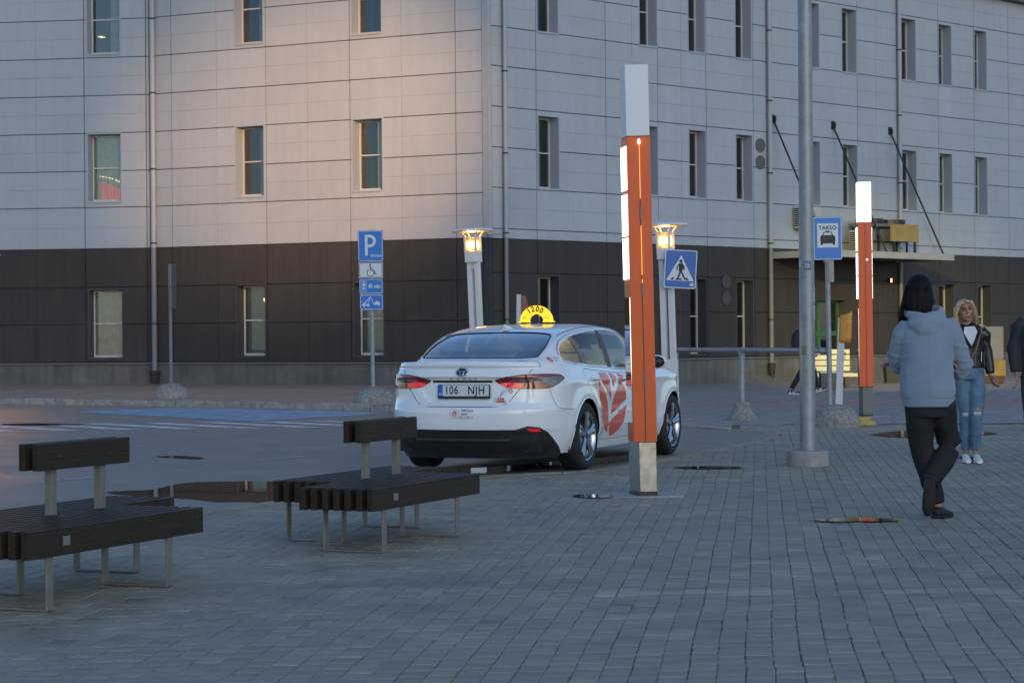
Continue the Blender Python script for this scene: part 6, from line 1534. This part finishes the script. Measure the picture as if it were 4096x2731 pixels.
for pts in ([(.03, -.132, 1.10), (.035, -.128, .975)], [(.10, -.115, 1.12), (.095, -.118, 1.02)], [(.198, -.07, .97), (.206, -.062, .92)]): mb.tube(pts, .0025, 5)
mb.ellipsoid((.10, -.10, 1.335), (.006, .004, .006), 8, 5); mb.build('zips', 'chrome', w2)
mb = MB(); mb.tube([(-.01, 0, .985), (-.01, 0, .93), (-.01, 0, .84)], [(.150, .108), (.157, .113), (.165, .118)], 18)
mb.tube([(-.082, 0, .86), (-.072, -.01, .70), (-.052, -.03, .52), (-.042, .01, .32), (-.038, .025, .13)], [.090, .083, .064, .058, .045], 14); mb.tube([(.07, 0, .86), (.062, -.05, .70), (.048, -.09, .53), (.046, -.07, .32), (.045, -.055, .13)], [.090, .085, .068, .059, .046], 14)
union(mb, .009, 'jeans', 'jeans_blue', w2, folds(.005, 9, 7, 6, ()), smooth=3)
mb = MB(); mb.ellipsoid((.045, -.147, .535), (.034, .018, .024), 14, 8); mb.build('torn_knee', 'skin', w2, smooth=180)
rr = random.Random(8); mb = MB()
for k in range(16): x = .012+.066*k/15; mb.tube([(x, -.158, .515+rr.uniform(-.004, .004)), (x+rr.uniform(-.01, .01), -.163, .50-rr.uniform(0, .02))], .003, 4)
for k in range(8): x = -.085+.05*k/7; mb.tube([(x, -.092, .505), (x+rr.uniform(-.012, .004), -.10, .487-rr.uniform(0, .02))], .003, 4)
mb.build('frayed_threads', 'shirt_white', w2)
for x, y in ((-.045, -.02), (.05, -.10)):
    s_ = shoe(w2, (x, y+.09, 0), (x-.012, y-.16, 0), .092, 'shoe_white', True, h=.075); mb = MB(); mb.grid(lambda u, v: (x-.028+.05*v, y+.02-.07*u, .083-.026*u+.004*math.sin(v*3.14)), 3, 3); mb.build('tongue', 'shoe_black', s_)
    mb = MB(); mb.tube([(x-.04, y+.06, .05), (x-.042, y-.0, .045), (x-.038, y-.05, .035)], [.02, .016, .008], 8); mb.tube([(x+.034, y+.06, .05), (x+.036, y-.0, .045), (x+.032, y-.05, .035)], [.02, .016, .008], 8); mb.build('shoe_trim', 'shoe_black', s_)
mb = MB(); mb.ellipsoid((-.155, -.15, 1.02), (.10, .045, .085), 16, 12); bag = union(mb, .008, 'shoulder_bag', 'bag_tan', None, None, smooth=2); bag.location = w2.location; tag(bag, 'small tan bag carried on a strap by the blonde woman', 'bag')
mb = MB(); P = [(.075, -.03, 1.385), (.085, -.115, 1.33), (.05, -.138, 1.20), (.02, -.15, 1.11)]; mb.tube(P, [(.021, .005)]*4, 8); mb.tube([(.02, -.15, 1.11), (-.0, -.155, 1.075), (-.06, -.155, 1.05)], .006, 6); mb.build('strap', 'strap_olive', bag, smooth=60)
mb = MB(); mb.ellipsoid(tuple(ch+Vector((0, .032, .03))), (.082, .092, .088), 18, 12)
def lock(sx, k): return [tuple(ch+Mh @ Vector(p)) for p in k]
for sx in (-1, 1): mb.tube(lock(sx, [(sx*.015, -.075, .095), (sx*.065, -.06, .075), (sx*.092, -.015, .0), (sx*.098, .0, -.07), (sx*.10, .02, -.15)]), [.014, .02, .022, .026, .010], 10)
mb.tube(lock(1, [(0, .06, .04), (0, .085, -.06), (0.02, .08, -.17)]), [(.085, .05), (.095, .045), (.07, .03)], 12, up=(0, 1, 0)); mb.tube(lock(1, [(.09, .02, -.12), (.115, .03, -.165), (.16, .01, -.185), (.19, -.0, -.19)]), [.03, .026, .016, .008], 8)
union(mb, .007, 'hair', 'hair_blonde', w2, lambda p: .004*mnoise.noise(Vector((p.x*60, p.y*60, p.z*7))), smooth=2)
mb = MB()
for k in range(70):
    sx = rh.choice((-1, 1)); j = rh.uniform(-.014, .014); q = rh.uniform(-.02, .03)
    mb.tube(lock(sx, [(sx*.012, -.078+j*.3, .100), (sx*(.062+j), -.07+q, .08), (sx*(.098+j), -.03+q, .0), (sx*(.108+j*1.3), -.02+q, -.08), (sx*(.10+j*2.5), -.01+q, -.15-rh.uniform(0, .05))]), [.004, .005, .005, .004, .001], 5)
mb.build('hair_strands', 'hair_blonde', w2, smooth=180)

# --- man in dark denim at the right edge
def b3(mb):
    r = head_mesh(mb, (.0, -.02, 1.66), yaw=-.1, s=1.06, neck=(0, .0, 1.47))
    mb.tube([(0, 0, .95), (0, 0, 1.2), (0, 0, 1.44)], [(.14, .10), (.13, .09), (.16, .09)], 12)
    for sx, sw in ((-1, .04), (1, -.06)):
        mb.tube([(0, 0, 1.43), (sx*.18, 0, 1.41), (sx*.245, .02, 1.14), (sx*.235, -.05+sw, .90)], [.055, .048, .042, .028], 10); hand(mb, (sx*.235, -.05+sw, .905), (-.1*sx, -.3, -1), sx, .9, 1.05, (-sx, -.2, 0))
    mb.tube([(0, 0, .96), (-.09, 0, .9), (-.10, -.10, .50), (-.05, .12, .14), (-.05, .12, .10)], [.09, .085, .06, .04, .04], 10)
    mb.tube([(0, 0, .96), (.09, 0, .9), (.11, .05, .50), (.10, .0, .10), (.10, 0, .08)], [.09, .085, .06, .04, .04], 10)
    return r
w3, (Mh3, ch3) = person('man in a dark denim jacket cut by the right edge of the picture', (5.30, 21.45, 0), 0, b3)
face_bits(w3, Mh3, ch3, 1.06)
mb = MB(); mb.tube([(0, 0, .92), (0, 0, 1.05), (0, 0, 1.25), (0, 0, 1.38), (0, .01, 1.45), (0, .02, 1.50)], [(.185, .135), (.185, .135), (.205, .14), (.20, .125), (.15, .10), (.08, .075)], 20)
for sx, sw in ((-1, .04), (1, -.06)): mb.tube([(sx*.14, 0, 1.41), (sx*.205, 0, 1.36), (sx*.25, .02, 1.16), (sx*.25, .0, 1.08), (sx*.237, -.045+sw, .92)], [.08, .078, .068, .064, .054], 14)
union(mb, .009, 'denim_jacket', 'denim_black', w3, folds(.007, 8, 6, 1, ()), smooth=3)
mb = MB(); mb.box((-.09, -.142, 1.28), (.11, .012, .13)); mb.box((-.09, -.15, 1.325), (.115, .01, .035)); mb.box((.09, -.142, 1.28), (.11, .012, .13)); mb.build('pockets', 'denim_black', w3, bevel=.004)
mb = MB(); mb.tube([(0, 0, .98), (0, 0, .93), (0, 0, .86)], [(.17, .125), (.175, .13), (.18, .13)], 18); mb.tube([(-.09, 0, .88), (-.10, -.05, .70), (-.105, -.10, .52), (-.085, .0, .34), (-.055, .10, .16)], [.10, .094, .078, .07, .056], 14); mb.tube([(.09, 0, .88), (.10, .02, .70), (.11, .045, .52), (.105, .03, .34), (.10, 0, .10)], [.10, .094, .076, .068, .056], 14)
union(mb, .009, 'trousers', 'jeans_grey', w3, folds(.006, 8, 6, 5, ()), smooth=3)
shoe(w3, (-.05, .18, .12), (-.055, -.05, .0), .10, 'shoe_black', True, sole_m='shoe_black'); shoe(w3, (.10, .07, 0), (.11, -.20, 0), .10, 'shoe_black', True, sole_m='shoe_black')
mb = MB(); mb.ellipsoid(tuple(ch3+Vector((0, .035, .045))), (.083, .088, .085), 18, 12); union(mb, .008, 'hair', 'hair_dark', w3, None, smooth=2)

# --- walker with a rucksack half hidden by the mast
def b4(mb):
    r = head_mesh(mb, (.02, 0, 1.60), yaw=math.pi/2, neck=(0, 0, 1.43))
    mb.tube([(0, 0, .92), (0, 0, 1.15), (0, 0, 1.40)], [(.09, .13), (.085, .12), (.085, .15)], 12)
    mb.tube([(0, -.05, 1.38), (-.02, -.19, 1.35), (-.07, -.22, 1.12), (-.12, -.20, .90)], [.052, .046, .04, .03], 10); hand(mb, (-.12, -.20, .905), (-.35, 0, -1), 1, .9, 1.05, (0, -1, 0))
    mb.tube([(0, .05, 1.38), (.02, .19, 1.35), (.06, .22, 1.12), (.16, .20, .95)], [.052, .046, .04, .03], 10); hand(mb, (.16, .20, .955), (.6, 0, -1), -1, .9, 1.05, (0, 1, 0))
    mb.tube([(0, 0, .93), (-.02, -.08, .88), (-.10, -.09, .50), (-.34, -.08, .14), (-.35, -.08, .10)], [.09, .085, .058, .038, .038], 10); mb.tube([(0, 0, .93), (.03, .08, .88), (.16, .08, .52), (.24, .08, .14), (.25, .08, .10)], [.09, .085, .058, .038, .038], 10)
    return r
w4, _ = person('person with a dark rucksack and striped trainers walking behind the mast', (6.50, 47.1, 0), 0, b4)
mb = MB(); mb.tube([(0, 0, .93), (0, 0, 1.1), (0, 0, 1.30), (0, 0, 1.40), (0, 0, 1.44)], [(.12, .17), (.115, .165), (.115, .175), (.09, .14), (.06, .07)], 18); mb.tube([(0, -.12, 1.37), (-.03, -.20, 1.30), (-.06, -.22, 1.16)], [.075, .068, .056], 12); mb.tube([(0, .12, 1.37), (.03, .20, 1.30), (.05, .22, 1.16)], [.075, .068, .056], 12)
union(mb, .012, 'shirt', 'trouser_black', w4, None, smooth=3)
mb = MB(); mb.tube([(0, 0, .95), (0, 0, .88)], [(.13, .165), (.14, .17)], 16); mb.tube([(-.01, -.085, .90), (-.06, -.09, .68), (-.12, -.09, .50), (-.22, -.085, .34), (-.345, -.08, .13)], [.098, .088, .072, .064, .055], 12); mb.tube([(.01, .085, .90), (.10, .085, .68), (.165, .08, .52), (.20, .08, .34), (.235, .08, .13)], [.098, .088, .072, .064, .055], 12)
union(mb, .012, 'trousers', 'trouser_black', w4, None, smooth=3)
for h_, t_ in (((-.42, -.09, .0), (-.14, -.09, 0)), ((.19, .08, .03), (.46, .08, .10))):
    s_ = shoe(w4, h_, t_, .10, 'shoe_black', True, h=.085, sole_m='shoe_white'); a_ = Vector(h_); b_ = Vector(t_); mb = MB()
    for k in (.34, .44, .54): p = a_.lerp(b_, k); mb.tube([(p.x-.02, p.y-.046, p.z+.02), (p.x+.01, p.y-.04, p.z+.075)], .007, 5)
    mb.ellipsoid(tuple(a_.lerp(b_, .12)+Vector((0, -.02, .05))), (.02, .03, .03), 8, 6); mb.build('stripes', 'shoe_white', s_)
mb = MB(); mb.tube([(-.21, 0, 1.0), (-.215, 0, 1.12), (-.20, 0, 1.30), (-.17, 0, 1.40)], [(.11, .15), (.125, .16), (.115, .15), (.07, .11)], 16); pk = union(mb, .012, 'rucksack', 'pack_dark', None, folds(.008, 8, 6, 2), smooth=3); pk.location = w4.location; tag(pk, 'dark rucksack on the back of the walker behind the mast', 'rucksack')
mb = MB()
for y in (-.10, .10): mb.tube([(-.15, y, 1.40), (-.02, y, 1.45), (.09, y, 1.36), (.12, y, 1.2), (.03, y*1.5, 1.06), (-.12, y*1.4, 1.0)], [(.02, .006)]*6, 6)
mb.build('strap', 'pack_dark', pk)
